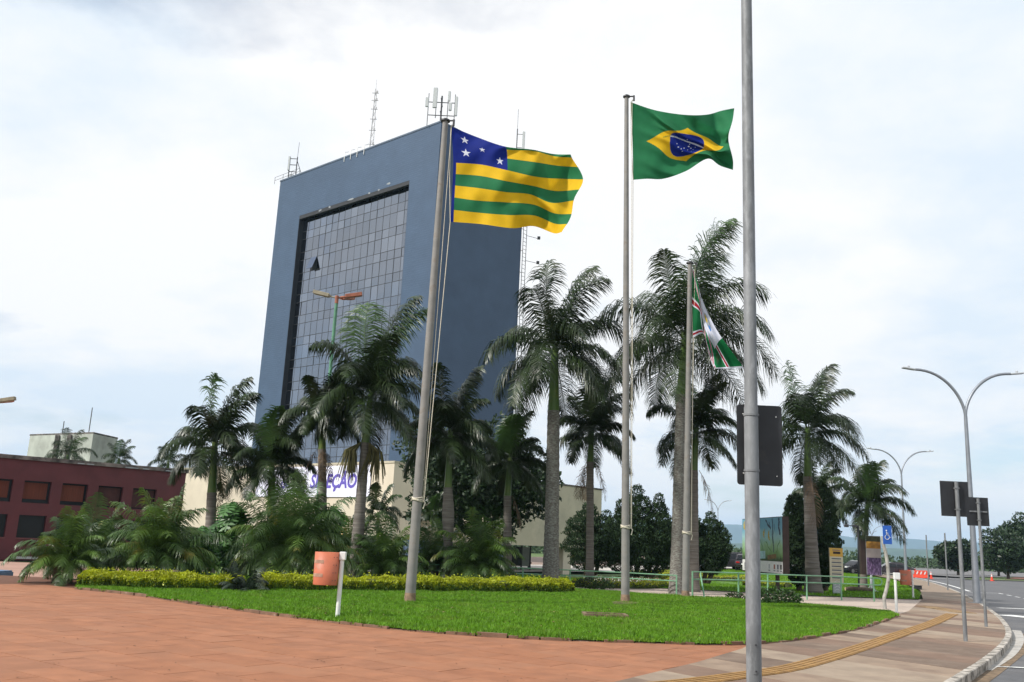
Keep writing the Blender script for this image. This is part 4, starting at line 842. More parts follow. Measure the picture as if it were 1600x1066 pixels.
# ================================================================== FLAGS
def herm(xs, ys, x):                             # smooth interpolation through unevenly spaced control values
    xs = np.asarray(xs, float); ys = np.asarray(ys, float); h = np.diff(xs); dl = np.diff(ys, axis=0)/h[:, None]; m = np.zeros_like(ys); m[0] = dl[0]; m[-1] = dl[-1]
    for i in range(1, len(xs)-1): m[i] = (dl[i-1]*h[i]+dl[i]*h[i-1])/(h[i]+h[i-1])
    i = np.clip(np.searchsorted(xs, x)-1, 0, len(h)-1); t = ((x-xs[i])/h[i])[:, None]; H_ = h[i][:, None]
    return (2*t**3-3*t**2+1)*ys[i]+(t**3-2*t**2+t)*H_*m[i]+(-2*t**3+3*t**2)*ys[i+1]+(t**3-t**2)*H_*m[i+1]
def cloth_net(us, vs, net, zoom, d, wave):
    zx, zy, zs = zoom; G = np.array([[(zx+p[0]/zs, zy+p[1]/zs) for p in row] for row in net])
    def f(u, v):
        u = np.atleast_1d(u).astype(float); v = np.atleast_1d(v).astype(float); rows = [herm(us, G[r], u) for r in range(len(vs))]
        A = np.stack(rows, 0); out = np.zeros((len(u), 2)); h = np.diff(vs); n = len(vs)
        mm = np.zeros_like(A); dl = np.diff(A, axis=0)/h[:, None, None]; mm[0] = dl[0]; mm[-1] = dl[-1]
        for i in range(1, n-1): mm[i] = (dl[i-1]*h[i]+dl[i]*h[i-1])/(h[i]+h[i-1])
        i = np.clip(np.searchsorted(vs, v)-1, 0, n-2); t = ((v-np.array(vs)[i])/h[i])[:, None]; k = np.arange(len(u)); H_ = h[i][:, None]
        px = (2*t**3-3*t**2+1)*A[i, k]+(t**3-2*t**2+t)*H_*mm[i, k]+(-2*t**3+3*t**2)*A[i+1, k]+(t**3-t**2)*H_*mm[i+1, k]
        dep = d+wave(u, v); C = np.stack([(px[:, 0]-800)/F, (533-px[:, 1])/F, -np.ones(len(u))], 1); W_ = C @ CR.T; W_ = W_*(dep/W_[:, 1])[:, None]; W_[:, 2] += EYE; return W_
    return f
def flag(name, label, f, color, mats, nu, nv, loc):
    u, v = np.meshgrid(np.linspace(0, 1, nu+1), np.linspace(0, 1, nv+1)); P = f(u.ravel(), v.ravel())-np.array(loc); q = np.arange((nu+1)*(nv+1)).reshape(nv+1, nu+1)
    Fq = np.stack([q[:-1, :-1], q[1:, :-1], q[1:, 1:], q[:-1, 1:]], -1).reshape(-1, 4); cu, cv_ = np.meshgrid((np.arange(nu)+.5)/nu, (np.arange(nv)+.5)/nv); mi = color(cu.ravel(), cv_.ravel())
    t = thing(name, label, 'flag', loc); o = tri_mesh('cloth', P, Fq, mats, t, mi=mi); o.data.polygons.foreach_set('use_smooth', [True]*len(Fq)); return t
def in_star(x, y, cx, cy, r):
    dx_, dy_ = x-cx, -(y-cy); a = np.arctan2(dx_, dy_); rr = np.hypot(dx_, dy_); k = 2*math.pi/5; a = np.abs((a+k/2) % k-k/2); return rr*(np.cos(a)+np.sin(a)*(math.cos(math.pi/5)-.40)/(math.sin(math.pi/5))*1.0) < r*.92 if False else (rr*np.cos(a)+rr*np.sin(a)*((1-.382*math.cos(math.pi/5))/(.382*math.sin(math.pi/5))) < r)
B1, B2, B3 = gp(640, 943), gp(977, 943), gp(1071, 935)
netG = [[(78, 95), (300, 185), (530, 262), (760, 288), (940, 325), (1075, 328)], [(86, 196), (306, 255), (538, 288), (768, 300), (950, 345), (1085, 355)], [(97, 395), (320, 410), (545, 458), (800, 515), (1000, 530), (1178, 535)], [(90, 585), (300, 608), (540, 643), (740, 662), (930, 733), (1100, 712)], [(86, 685), (280, 712), (530, 728), (770, 748), (950, 822), (1082, 826)], [(72, 888), (320, 907), (590, 942), (770, 926), (940, 985), (1000, 975)]]
fG = cloth_net([0, .2, .43, .65, .85, 1], [0, .125, .375, .625, .75, 1], netG, (690, 180, 5.33), B1.y, lambda u, v: -.12*u+.42*u*np.sin(7.5*u+2.4*v+.6)+.22*u*np.sin(17*u-5*v+1.5*np.sin(4*v))+.10*np.sin(13*v+11*u)*np.sqrt(u)+.04*np.sin(37*u+16*v+2*np.sin(5*v))*np.sqrt(u))
def colG(u, v):
    st = np.floor(v*8).astype(int) % 2; c = np.where(st == 0, 0, 1); can = (v < .375) & (u < .435); c = np.where(can | (u < .022), 2, c); x, y = u*1.45, v
    for (a, b_, r) in ((.105, .10, .048), (.105, .255, .052), (.245, .175, .036), (.40, .29, .048)): c = np.where(can & in_star(x, y, a*1.35, b_, r), 3, c)
    return c
t = flag('state_flag', 'green and yellow striped flag with white stars on a blue canton', fG, colG, [fg, fy, fb, fw], 320, 210, tuple(fG(0, 1)[0]))
netB = [[(112, 140), (250, 190), (480, 250), (740, 283), (960, 278), (1150, 228), (1260, 207)], [(115, 215), (255, 255), (490, 330), (742, 388), (975, 375), (1165, 330), (1250, 290)], [(130, 570), (285, 575), (540, 560), (735, 610), (930, 620), (1140, 630), (1195, 540)], [(136, 930), (262, 935), (470, 925), (725, 826), (950, 735), (1110, 790), (1248, 830)], [(137, 1003), (260, 993), (480, 990), (725, 905), (960, 770), (1125, 855), (1245, 893)]]
fB = cloth_net([0, .085, .3, .5, .7, .915, 1], [0, .085, .5, .915, 1], netB, (970, 140, 7.105), B2.y, lambda u, v: -.1*u+.36*u*np.sin(8*u+4*v+1.0)+.2*np.sin(19*u-9*v+1.3*np.sin(5*v))*u+.13*np.sin(16*v-13*u)*np.minimum(1, u*3)+.045*np.sin(34*v-25*u+np.sin(7*u))*np.minimum(1, u*4))
def colB(u, v):
    x, y = (u-.5)*20, (v-.5)*14; rh = np.abs(x)/8.3+np.abs(y)/5.3; c = np.where(rh < 1, 1, 0); r = np.hypot(x, y); disc = r < 3.9; c = np.where(disc, 2, c); rb2 = np.hypot(x+2, y-7); c = np.where(disc & (rb2 > 8.0) & (rb2 < 8.5), 3, c)
    for (sx2, sy2, s2) in ((-1.9, 1.2, .16), (-1.2, 1.6, .13), (-.6, 1.3, .16), (.2, 1.9, .12), (.9, 1.2, .14), (1.4, 1.9, .12), (.4, .6, .2), (-.9, 2.3, .12), (1.9, .8, .13), (0, -1.9, .15), (1.0, 2.6, .1), (-2.3, .5, .12), (.6, -.2, .12)): c = np.where(np.hypot(x-sx2, y-sy2) < s2, 3, c)
    return c
t = flag('national_flag', 'green flag with yellow rhombus and starry blue disc', fB, colB, [fg, fy, fb, fw], 300, 210, tuple(fB(0, 1)[0]))
me = text_mesh('ORDEM E PROGRESSO', .42); xs = np.array([v.co.x for v in me.vertices]); wd = xs.max(); ang = [-.30+(x/wd-.5)*.80+.28 for x in xs]
U = np.array([-2+ (8.1+v.co.y)*math.sin(a) for v, a in zip(me.vertices, ang)])/20+.5; Vv = np.array([7-(8.1+v.co.y)*math.cos(a) for v, a in zip(me.vertices, ang)])/14+.5
Q = fB(np.clip(U, 0, 1), np.clip(Vv, 0, 1)); 
for v, q in zip(me.vertices, Q): v.co = Vector(q)+Vector((0, -.012, 0))-t.location
me.materials.clear(); me.materials.append(fg); link('lettering', me, t)
netM = [[(112, 95), (150, 190), (200, 365), (325, 625), (548, 935)], [(113, 240), (165, 330), (212, 480), (305, 665), (475, 938)], [(115, 390), (178, 450), (222, 580), (292, 712), (415, 938)], [(117, 540), (190, 560), (232, 670), (280, 780), (350, 938)], [(119, 682), (206, 648), (238, 745), (262, 850), (298, 938)]]
fM = cloth_net([0, .25, .5, .75, 1], [0, .25, .5, .75, 1], netM, (1060, 400, 5.33), B3.y-.02, lambda u, v: .16*np.sin(13*u+5*v)*np.minimum(1, u*3)+.07*np.sin(16*v-9*u)*u-.05*u)
def colM(u, v):
    c = np.zeros(len(u), int); 
    def band(dist, w=.030): 
        nonlocal c; c = np.where(np.abs(dist) < w*1.9, 1, c); c = np.where(np.abs(dist) < w, 2, c)
    band((v-.48)*.9+0*u); band((v-.97)*.9); band((u-.42)*1.1); band((v-.5)*.7-(u-.5)*.8, .022); c = np.where((u > .40) & (u < .80) & (v < .62) & (v > -.1), 1, c); c = np.where((np.abs(u-.27) < .02) & (v > .5) & (v < .9), 1, c)
    x, y = (u-.60)*1.4, v-.25; c = np.where(np.hypot(x, y) < .115, 4, c); c = np.where(np.hypot(x+.06, y-.01) < .06, 3, c); c = np.where(np.hypot(x-.075, y-.06) < .05, 5, c); c = np.where((np.abs(u-.995) < .006), 1, c); c = np.where((v > .965), 1, c); return c
flag('municipal_flag', 'limp green flag with white panel, crest and red bands', fM, colM, [fg2, fw, fr, fgold, fgrey, fbl2], 140, 120, tuple(fM(0, 1)[0]))
def flagpole(label, B, top_px, d, rb, rt, tie_py, px_tie, flag_f):
    t = thing('flagpole', label, 'flagpole', B, 0, 'three flagpoles on the lawn'); h = at(top_px[0], top_px[1], d).z; lean = math.atan2(at(top_px[0], top_px[1], d).x-B.x, h); t.rotation_euler.y = lean; inv = Matrix.Rotation(-lean, 3, 'Y'); n = 14; MB().tube([(0, 0, -.1+(h+.1)*i/n) for i in range(n+1)], [rb+(rt-rb)*i/n for i in range(n+1)], 20).build('shaft', pole_m, t)
    MB().tube([(0, 0, -.05), (0, 0, .06), (0, 0, .28)], [rb*1.16, rb*1.1, rb*1.005+.004], 20).build('foot', pole_dk, t); MB().tube([(0, 0, h), (0, 0, h+.04), (0, 0, h+.10)], [rt*1.7, rt*1.75, rt*.6], 14).build('cap', steel_dk, t); MB().tube([(0, 0, h+.02), (.26, -.05, h+.02)], .025, 6).tube([(.26, -.05, h+.05), (.26, -.05, h-.16)], .035, 7).build('pulley', steel_dk, t)
    zt = at(px_tie, tie_py, d).z; b = MB(); rr = rb+(rt-rb)*zt/h
    for k in range(3): b.tube([((rr+.018)*math.cos(q), (rr+.018)*math.sin(q), zt+.035*k+.02*math.sin(q*2+k)) for q in np.linspace(0, 6.283, 22)], .016, 5)
    b.tube([(rr+.02, -.03, zt+.02), (rr+.09, -.05, zt-.05), (rr+.05, -.06, zt-.22)], .018, 5); b.build('rope_tie', rope_m, t)
    tp = inv @ (Vector(flag_f(0, 0)[0])-B); bt = inv @ (Vector(flag_f(0, 1)[0])-B)
    MB().tube([(.26, -.05, h-.1), tuple(tp), tuple(tp.lerp(bt, .5)+Vector((-.03, 0, 0))), tuple(bt), tuple(bt.lerp(Vector((rr+.06, -.04, zt)), .5)), (rr+.06, -.04, zt)], .012, 5).build('halyard', rope_m, t)
    MB().tube([(.20, -.02, h-.1), (.10+rr*.6, -.02, h*.6), (rr+.03, -.02, zt)], .010, 5).build('halyard', rope_m, t); return t
flagpole('tall grey flagpole flying the striped state flag', B1, (696, 190), B1.y, .145, .085, 782, 651, fG); flagpole('tallest flagpole in the middle flying the flag with blue disc', B2, (979, 152), B2.y, .14, .075, 825, 978, fB); flagpole('shortest flagpole, rightmost, with the limp municipal flag', B3, (1078, 412), B3.y, .14, .085, 834, 1072, fM)
# ================================================================== STREET FURNITURE
def bolt_dots(t, pts, r, m, axis_y=-1):
    for p in pts: MB().tube([p, (p[0], p[1]+axis_y*.012, p[2])], r, 8).build('bolt', m, t)
# foreground pole with sign back
Bp = gp(1179, 1128); Bp.z = -.02; sp_ = thing('sign_pole', 'thick galvanised foreground pole carrying a black sign back', 'pole', Bp); d = Bp.y; rr = 11.3*d/F
MB().tube([(0, 0, 0), (0, 0, 3.4), (0, 0, 3.42), (0, 0, 9.6)], [rr, rr*.97, rr*.9, rr*.78], 24).build('shaft', galv, sp_)
s0_, s1_ = at(1152, 757, d+.1)-Bp, at(1221, 635, d+.1)-Bp; o = MB(); x0, x1, z0, z1 = s0_.x, s1_.x, s0_.z, s1_.z; rc = .035; pol = []
for cx_, cz_, a0 in ((x1-rc, z1-rc, 0), (x0+rc, z1-rc, 90), (x0+rc, z0+rc, 180), (x1-rc, z0+rc, 270)): pol += [(cx_+rc*math.cos(R(a0+k*22.5)), cz_+rc*math.sin(R(a0+k*22.5))) for k in range(5)]
n = len(pol); o.add([(x, rr+.015, z) for x, z in pol]+[(x, rr+.024, z) for x, z in pol], [tuple(range(n)), tuple(range(n, 2*n))[::-1]]+[(k, (k+1) % n, n+(k+1) % n, n+k) for k in range(n)]); o = recalc(o.build('sign_plate', black_m, sp_)); 
bolt_dots(sp_, [(x0+.07, rr+.012, z1-.11), (x1-.07, rr+.012, z1-.13), (x0+.07, rr+.012, z0+.13), (x1-.07, rr+.012, z0+.11)], .007, white_m)
for zq in (z1-.135, z0+.155): MB().tube([(0, 0, zq-.012), (0, 0, zq+.012)], rr+.006, 24).build('clamp', galv, sp_)
zc0, zc1 = at(1178, 1052, d).z-Bp.z, at(1178, 1002, d).z-Bp.z; b = MB(); 
for i in range(7): pass
V = []; 
for zq, k in ((zc0, .6), (zc0+.03, 1), (zc1-.03, 1), (zc1, .6)): V += [((rr+.006)*math.sin(q*k), -(rr+.006)*math.cos(q*k), zq) for q in np.linspace(-.55, .55, 7)]
b.add(V, [(r_*7+i, r_*7+i+1, r_*7+8+i, r_*7+7+i) for r_ in range(3) for i in range(6)], 0, True); b.build('hatch', galv, sp_); bolt_dots(sp_, [(0, -rr-.004, zc0+.03), (0, -rr-.004, zc1-.03)], .009, steel_dk)
def sign_post(label, bpx, bpy, tpx, tpy, plate, thick, bar=False, group='road sign posts seen from behind'):
    B = gp(bpx, bpy); t = thing('road_sign', label, 'road sign', B, 0, group); d = B.y; h = at(tpx, tpy, d).z; MB().tube([(0, 0, -.05), (0, 0, h)], thick, 12).build('post', galv, t); 
    if plate:
        a = at(plate[0], plate[3], d)-B; c = at(plate[2], plate[1], d)-B; p = bevel(MB().box((a.x, thick+.012, a.z), (c.x, thick+.022, c.z)).build('plate', black_m, t), .003, 1)
        for zq in (a.z+.2*(c.z-a.z), a.z+.8*(c.z-a.z)): MB().box((-.05, -thick-.006, zq-.012), (.05, thick+.011, zq+.012)).build('clamp', galv, t)
        if bar: zq = (a.z+c.z)/2; MB().box((a.x+.06, thick-.02, zq-.02), (c.x-.06, thick+.0115, zq+.02)).build('cross_bar', galv, t)
    return t
sign_post('black back of a large square sign on the nearer grey post', 1509, 1003, 1493, 753, (1473, 753, 1514, 806), .045); sign_post('black back of a smaller sign with a cross bar', 1541, 980, 1528, 779, (1513, 778, 1545, 821), .042, True)
sign_post('bare grey post at the kerb, nearer the road', 1481, 922, 1477, 833, None, .045); sign_post('bare grey post at the kerb, nearer the barrier', 1451, 915, 1447, 836, None, .045)
def street_lamp(label, B, ztop, zfork, span, m, r=.09, depth_tilt=0):
    t = thing('street_lamp', label, 'street lamp', B, 0, 'double-armed street lamps'); MB().tube([(0, 0, -.1), (0, 0, 2.5), (0, 0, zfork)], [r*1.25, r, r*.6], 12).build('pole', m, t)
    MB().box((-.3, -.3, -.05), (.3, .3, .04)).build('base_plate', galv, t)
    for sg in (-1, 1):
        pts = [Vector((sg*span*(1-math.cos(q))*0+sg*span*(1-(1-s)**1.0)*0, 0, 0)) for s, q in ((0, 0),)]; pts = []
        for k in range(15): s = k/14; pts.append((sg*span*s**1.6*.93+sg*.05*0, 0, zfork-.5*0+(ztop-zfork)*math.sin(s*math.pi/2)**.95))
        MB().tube(pts, [r*.55]*10+[r*.5]*5, 8).build('arm', m, t); e_ = Vector(pts[-1]); h_ = MB(); h_.box((min(0, sg*.62), -.11, -.05), (max(0, sg*.62), .11, .03)); h_.box((sg*.32-.05, -.05, .03), (sg*.32+.05, .05, .13)); o = bevel(h_.build('lamp_head', grey_m, t, e_), .02, 1); o.rotation_euler.y = R(-7*sg)
    return t
lamp_m = mat('lamp_galvanised', (.26, .28, .31), .45, .12, 3, metal=.5)
B = gp(1527, 943); street_lamp('nearest double-armed street lamp beside the sign posts', B, at(1508, 581, B.y).z, at(1508, 650, B.y).z, 82*B.y/F, lamp_m, .13)
B = at(1416, 904, 80); B.z = 0; street_lamp('second double-armed street lamp behind the red barrier', B, at(1410, 704, 80).z, at(1411, 742, 80).z, 44*80/F, lamp_m, .11)
B = at(1122, 870, 190); B.z = gz(B.x, B.y); street_lamp('small far double-armed lamp above the dark conifers', B, at(1122, 782, 190).z, at(1122, 799, 190).z, 18*190/F, lamp_m, .12)
def plaza_lamp(label, px, py, d, topy, topx, right_m=None):
    B = at(px, py, d); B.z = gz(B.x, B.y); t = thing('plaza_lamp', label, 'lamp post', B, 0, 'three-headed plaza lamps'); h = at(topx, topy, d).z-B.z
    MB().tube([(0, 0, -.1), (0, 0, h*.45), (0, 0, h*.46), (0, 0, h-.35)], [.12, .11, .085, .075], 12).build('pole', green_pole, t); MB().tube([(0, 0, h-.36), (0, 0, h)], .085, 10).build('bracket', lampor, t)
    for a, m in ((R(172), lampgr), (R(8), right_m or lampor), (R(60), lampor)):
        D = Vector((math.cos(a), math.sin(a), .22)).normalized(); MB().tube([(0, 0, h-.1), tuple(Vector((0, 0, h-.1))+D*.45)], .035, 6).build('arm', m, t); b = MB().box((.38, -.13, -.06), (1.15, .13, .10)); b.box((.45, -.10, -.075), (1.08, .10, -.0601)); o = bevel(b.build('lamp_head', m, t, (0, 0, h-.1)), .03, 1); o.rotation_euler = (0, R(-13), a)
plaza_lamp('green post with three orange lamp heads before the tower', 489, 880, 40, 462, 518); plaza_lamp('plaza lamp at the far left edge, one head in view', -64, 900, 42, 624, -58, lampgr)
def bin_(label, px, py, top_py, d=None, off=-1, sc=1.0, group='orange litter bins'):
    B = gp(px, py); t = thing('litter_bin', label, 'litter bin', B, 0, group); d = B.y; h = at(px, top_py, d).z
    MB().tube([(0, 0, -.05), (0, 0, h-.14)], .047, 12).build('post', white_m, t); bevel(MB().box((-.055, -.07, h-.17), (.075, .07, h)).build('bracket', white_m, t), .01, 1)
    r = .27; cx_ = off*(r+.05); z0, z1 = h-.70, h-.02; n = 28; V = []; rings = ((r*.96, z0), (r*.97, z0+.01), (r, z1), (r*.94, z1), (r*.90, z0+.03))
    for rr_, zq in rings: V += [(cx_+rr_*math.cos(6.2832*k/n), rr_*math.sin(6.2832*k/n)*.8, zq) for k in range(n)]
    b = MB(); b.add(V, [(i*n+k, i*n+(k+1) % n, (i+1)*n+(k+1) % n, (i+1)*n+k) for i in range(4) for k in range(n)], 0, True); b.add(V[-n:], [tuple(range(n))]); b.add(V[:n], [tuple(range(n))[::-1]]); recalc(b.build('bin_body', bin_m, t))
    for zq in (z1-.2, z0+.2):
        V = []
        for z2 in (zq-.035, zq+.035): V += [(cx_+(r*.985+.004)*math.cos(q), (r*.985+.004)*math.sin(q)*.8, z2) for q in np.linspace(3.5, 4.6, 9)]
        MB().add(V, [(k, k+1, 10+k, 9+k) for k in range(8)], 0, True).build('worn_sticker', bin_scr, t)
    for a in (-.55, -.85):
        for k in range(4): p = (cx_+(r*.99)*math.cos(a)*-off, r*.99*.8*math.sin(a), z0+.1+.16*k); MB().tube([(p[0], p[1]+.01, p[2]), (p[0], p[1]-.012, p[2])], .009, 6).build('rivet', steel_dk, t)
    return t
bin_('orange litter bin on a white post at the plaza edge', 527, 967, 862); bin_('orange litter bin beside the pavement near the barrier', 1427, 936, 891)
B = gp(1434, 921); t = thing('junction_box', 'small black box behind the far orange bin', 'box', (B.x, B.y, 0)); bevel(MB().box((-.18, -.15, 0), (.22, .15, .22)).build('case', black_m, t), .02, 1); MB().box((-.2, -.17, .22), (.24, .17, .25)).build('lid', steel_dk, t)
B = gp(1401, 957); t = thing('utility_post', 'short white post with a small white meter box at the lawn tip', 'post', B); h = at(1400, 895, B.y).z; MB().tube([(0, 0, -.05), (0, 0, h)], .045, 12).build('post', white_m, t); bevel(MB().box((-.05, -.06, h-.22), (.16, .06, h)).build('box', white_m, t), .01, 1)
# bent post with accessible parking sign
B = gp(1383, 951); t = thing('accessible_sign', 'blue wheelchair sign on a crooked whitish post', 'road sign', B); d = B.y; pts = [at(x, y, d)-B for x, y in ((1383, 951), (1381.5, 935), (1384, 925), (1388, 905), (1387, 885), (1384, 865), (1380, 850), (1379, 838))]; pts[0].z = -.05
MB().tube(spline(pts, 5), .065, 10).build('post', mat('patched_post', (.34, .33, .30), .7, .25, 5, col2=(.16, .14, .115), c2scale=6, c2lo=.55, c2hi=.65), t); a, c = at(1378.5, 850, d)-B, at(1391, 822, d)-B; bevel(MB().box((a.x, -.10, a.z), (c.x, -.08, c.z)).build('plate', bluesg, t), .004, 1)
w_, zc, xc = c.x-a.x, (a.z+c.z)/2, (a.x+c.x)/2; b = MB(); y_ = -.108; k_ = w_/.45
b.tube([(xc+(-.02+.11*math.cos(q))*k_, y_, zc+(-.12+.11*math.sin(q))*k_) for q in np.linspace(2.2, 6.1, 14)], .014*k_, 5); b.tube([(xc-.045*k_, y_, zc+.16*k_), (xc-.04*k_, y_, zc+.0*k_), (xc+.06*k_, y_, zc-.005*k_), (xc+.11*k_, y_, zc-.14*k_), (xc+.15*k_, y_, zc-.13*k_)], .017*k_, 5); b.tube([(xc-.04*k_, y_, zc+.09*k_), (xc+.05*k_, y_, zc+.085*k_)], .014*k_, 5); b.tube([(xc-.05*k_, y_+.004, zc+.22*k_), (xc-.05*k_, y_-.006, zc+.22*k_)], .035*k_, 10); b.build('wheelchair_symbol', white_m, t)
# cream information totem
B = gp(1306, 929); t = thing('info_totem', 'cream and yellow information totem on a grey pedestal', 'sign', B); d = B.y; a, c = at(1297, 912, d)-B, at(1316, 857, d)-B; bevel(MB().box((a.x+.12, -.06, -.05), (c.x-.12, .06, a.z)).build('pedestal', grey_m, t), .01, 1)
MB().box((a.x, -.05, a.z), (c.x, .05, c.z)).build('board', cream_m, t); zq = c.z-.24*(c.z-a.z); MB().box((a.x+.003, -.056, zq), (c.x-.003, -.051, c.z-.003)).build('header', yel_m, t); MB().box((a.x+.003, -.056, a.z+.003), (c.x-.003, -.051, a.z+.05)).build('footer', yel_m, t)
MB().box((a.x+.14, -.062, c.z-.12), (c.x-.14, -.057, c.z-.08)).build('text_line', ink_m, t); MB().box((a.x+.17, -.062, c.z-.28), (c.x-.12, -.057, c.z-.17)).build('text_line', brown_st, t)
for k in range(6): z_ = zq-.10-k*(zq-a.z-.2)/6; MB().box((a.x+.09, -.056, z_-.028), (c.x-.09, -.051, z_+.028)).build('text_line', ink_m, t); MB().box((a.x+.09, -.056, z_-.13), (c.x-.12, -.051, z_-.075)).build('text_line', mat('ink_pale', (.50, .42, .30), .6, .1, 3), t)
for k in range(4): MB().tube([(a.x+.2+.26*s, -.065, .18+.13*k+.07*math.sin(math.pi*s)) for s in np.linspace(0, 1, 7)], .012, 5).build('chevron', white_m, t)
# flower poster stand
B = gp(1362, 925); t = thing('poster_stand', 'upright poster of purple flowers under an orange sky', 'sign', B); d = B.y; a, c = at(1354, 898, d)-B, at(1375, 838, d)-B
MB().tube([(0, 0, -.05), (0, 0, a.z)], .07, 10).build('post', grey_m, t); b = MB(); b.prism([(.35*math.cos(q), .35*math.sin(q)) for q in np.linspace(0, 6.283, 13)[:-1]], -.02, .06)
for k in range(4): q = k*1.57+.4; b.tube([(.3*math.cos(q), .3*math.sin(q), .05), (.05*math.cos(q), .05*math.sin(q), .4)], .02, 5)
b.build('foot', grey_m, t); MB().box((a.x-.27, -.05, a.z), (a.x-.004, .25, c.z)).build('side_panel', brown_st, t); MB().box((a.x, -.05, a.z), (c.x, .25, c.z)).build('case', grey_m, t)
hh = c.z-a.z
for f0, f1, m in ((.86, 1, mat('poster_dark_olive', (.05, .05, .02), .6, .5, 6)), (.68, .86, mat('poster_orange', (.45, .20, .03), .6, .4, 3, col2=(.62, .36, .06), c2scale=3)), (.44, .68, mat('poster_haze', (.42, .34, .32), .6, .15, 2)), (0, .44, mat('poster_purple', (.10, .055, .13), .6, .8, 6, stretch=(3, 1, 1), col2=(.30, .22, .36), c2scale=6, c2lo=.55, c2hi=.65))): MB().box((a.x+.02, -.056, a.z+.01+hh*f0*.985), (c.x-.02, -.051, a.z+.01+hh*f1*.985)).build('poster', m, t)
for sg in (-1, 1): 
    for r_ in (.35, .7): MB().tube([((a.x+c.x)/2+sg*(.02+r_*(1-math.cos(q))), .1, c.z+.75*r_*math.sin(q)*1.1) for q in np.linspace(0, 1.4, 9)], .012, 5).build('wire_arc', grey_m, t)
B = gp(1342, 925); t = thing('floodlight_pole', 'dark thin pole with two small floodlights beside the flower poster', 'lamp post', B); d = B.y; h = at(1345, 822, d).z; MB().tube([(0, 0, -.05), (.08, 0, h)], .05, 8).build('pole', steel_dk, t)
for x in (-.55, -.1): 
    MB().tube([(.08, 0, h-.05), (x, -.05, h+.02)], .02, 5).build('arm', steel_dk, t); o = bevel(MB().box((x-.12, -.15, h-.10), (x+.08, .05, h+.05)).build('floodlight', steel_dk, t), .02, 1)
B = gp(1340, 925); t = thing('log', 'short dark log lying on the garden grass', 'log', (B.x, B.y, .12)); MB().tube([(-.65, 0, 0), (-.3, .02, .02), (.3, 0, .01), (.85, .05, -.01)], [.10, .14, .13, .11], 10).build('wood', bark_m, t); MB().tube([(-.66, 0, 0), (-.655, 0, 0)], .095, 10).build('cut_end', mat('cut_wood', (.45, .34, .2), .8), t)
# mural board
def board(label, px0, px1, ytop, ybot, ystrip, d0, d1, posts, style, group=None):
    L0, L1 = at(px0, (ytop+ybot)/2, d0), at(px1, (ytop+ybot)/2, d1); zt = at(px1, ytop, d1).z; zb_ = at(px1, ybot, d1).z; zs = at(px1, ystrip, d1).z; L0.z = L1.z = 0; ex = (L1-L0); wd = ex.length; ex.normalize(); ey = Vector((-ex.y, ex.x, 0)); t = thing('mural_board', label, 'billboard', L0); t.rotation_euler.z = math.atan2(ex.y, ex.x)
    MB().box((-.02, .02, zb_-.06), (wd+.02, .32, zt+.03)).build('case', brown_st, t); art = MB().box((0, 0, zs), (wd, .019, zt)).build('picture', style, t); MB().box((0, -.002, zb_), (wd, .018, zs-.004)).build('caption_strip', white_m, t)
    for f_ in posts: MB().box((wd*f_-.08, .10, -.1), (wd*f_+.08, .24, zb_-.06)).build('post', brown_st, t)
    return t, wd, zb_, zs, zt
mural = bpy.data.materials.new('mural_paint'); mural.use_nodes = True; q = mural.node_tree; p = q.nodes['Principled BSDF']; p.inputs['Roughness'].default_value = .6; tcn = q.nodes.new('ShaderNodeTexCoord'); se = q.nodes.new('ShaderNodeSeparateXYZ'); q.links.new(tcn.outputs['Generated'], se.inputs[0]); nz = q.nodes.new('ShaderNodeTexNoise'); nz.inputs['Scale'].default_value = 3; nz.inputs['Detail'].default_value = 6; q.links.new(tcn.outputs['Object'], nz.inputs['Vector']); ma = q.nodes.new('ShaderNodeMath'); ma.operation = 'MULTIPLY_ADD'; q.links.new(nz.outputs['Fac'], ma.inputs[0]); ma.inputs[1].default_value = .4; q.links.new(se.outputs[2], ma.inputs[2]); rp = q.nodes.new('ShaderNodeValToRGB'); q.links.new(ma.outputs[0], rp.inputs[0]); cr_ = rp.color_ramp; cr_.elements[0].position = .22; cr_.elements[0].color = (.04, .07, .03, 1); cr_.elements[1].position = 1.15 if False else 1.0; cr_.elements[1].color = (.14, .33, .45, 1)
for ps, c in ((.36, (.14, .26, .09, 1)), (.55, (.26, .42, .24, 1)), (.75, (.28, .47, .48, 1))): e_ = cr_.elements.new(ps); e_.color = c
q.links.new(rp.outputs[0], p.inputs['Base Color'])
t, wd, zb_, zs, zt = board('large painted mural board of birds and yellow plants behind the pole', 1160, 1222, 808, 897, 878, 47, 41.5, (.22, .80), mural)
rng = np.random.default_rng(9); random.seed(9)
def stroke(pts, w, m): 
    b = MB(); 
    for (x0, z0), (x1, z1) in zip(pts, pts[1:]):
        dx_, dz_ = x1-x0, z1-z0; l = math.hypot(dx_, dz_) or 1; nx_, nz_ = -dz_/l*w/2, dx_/l*w/2; b.add([(x0-nx_, -.004, z0-nz_), (x0+nx_, -.004, z0+nz_), (x1+nx_, -.004, z1+nz_), (x1-nx_, -.004, z1-nz_)], [(0, 3, 2, 1)])
    b.build('brush_stroke', m, t)
mk, my, mb_, mg = mat('mural_ink', (.05, .07, .11), .7, .3, 4), mat('mural_yellow', (.48, .36, .06), .7, .3, 4), mat('mural_pale_blue', (.32, .50, .52), .7, .2, 4), mat('mural_green', (.10, .20, .06), .7, .3, 4)
def mz(f_): return zs+(zt-zs)*f_
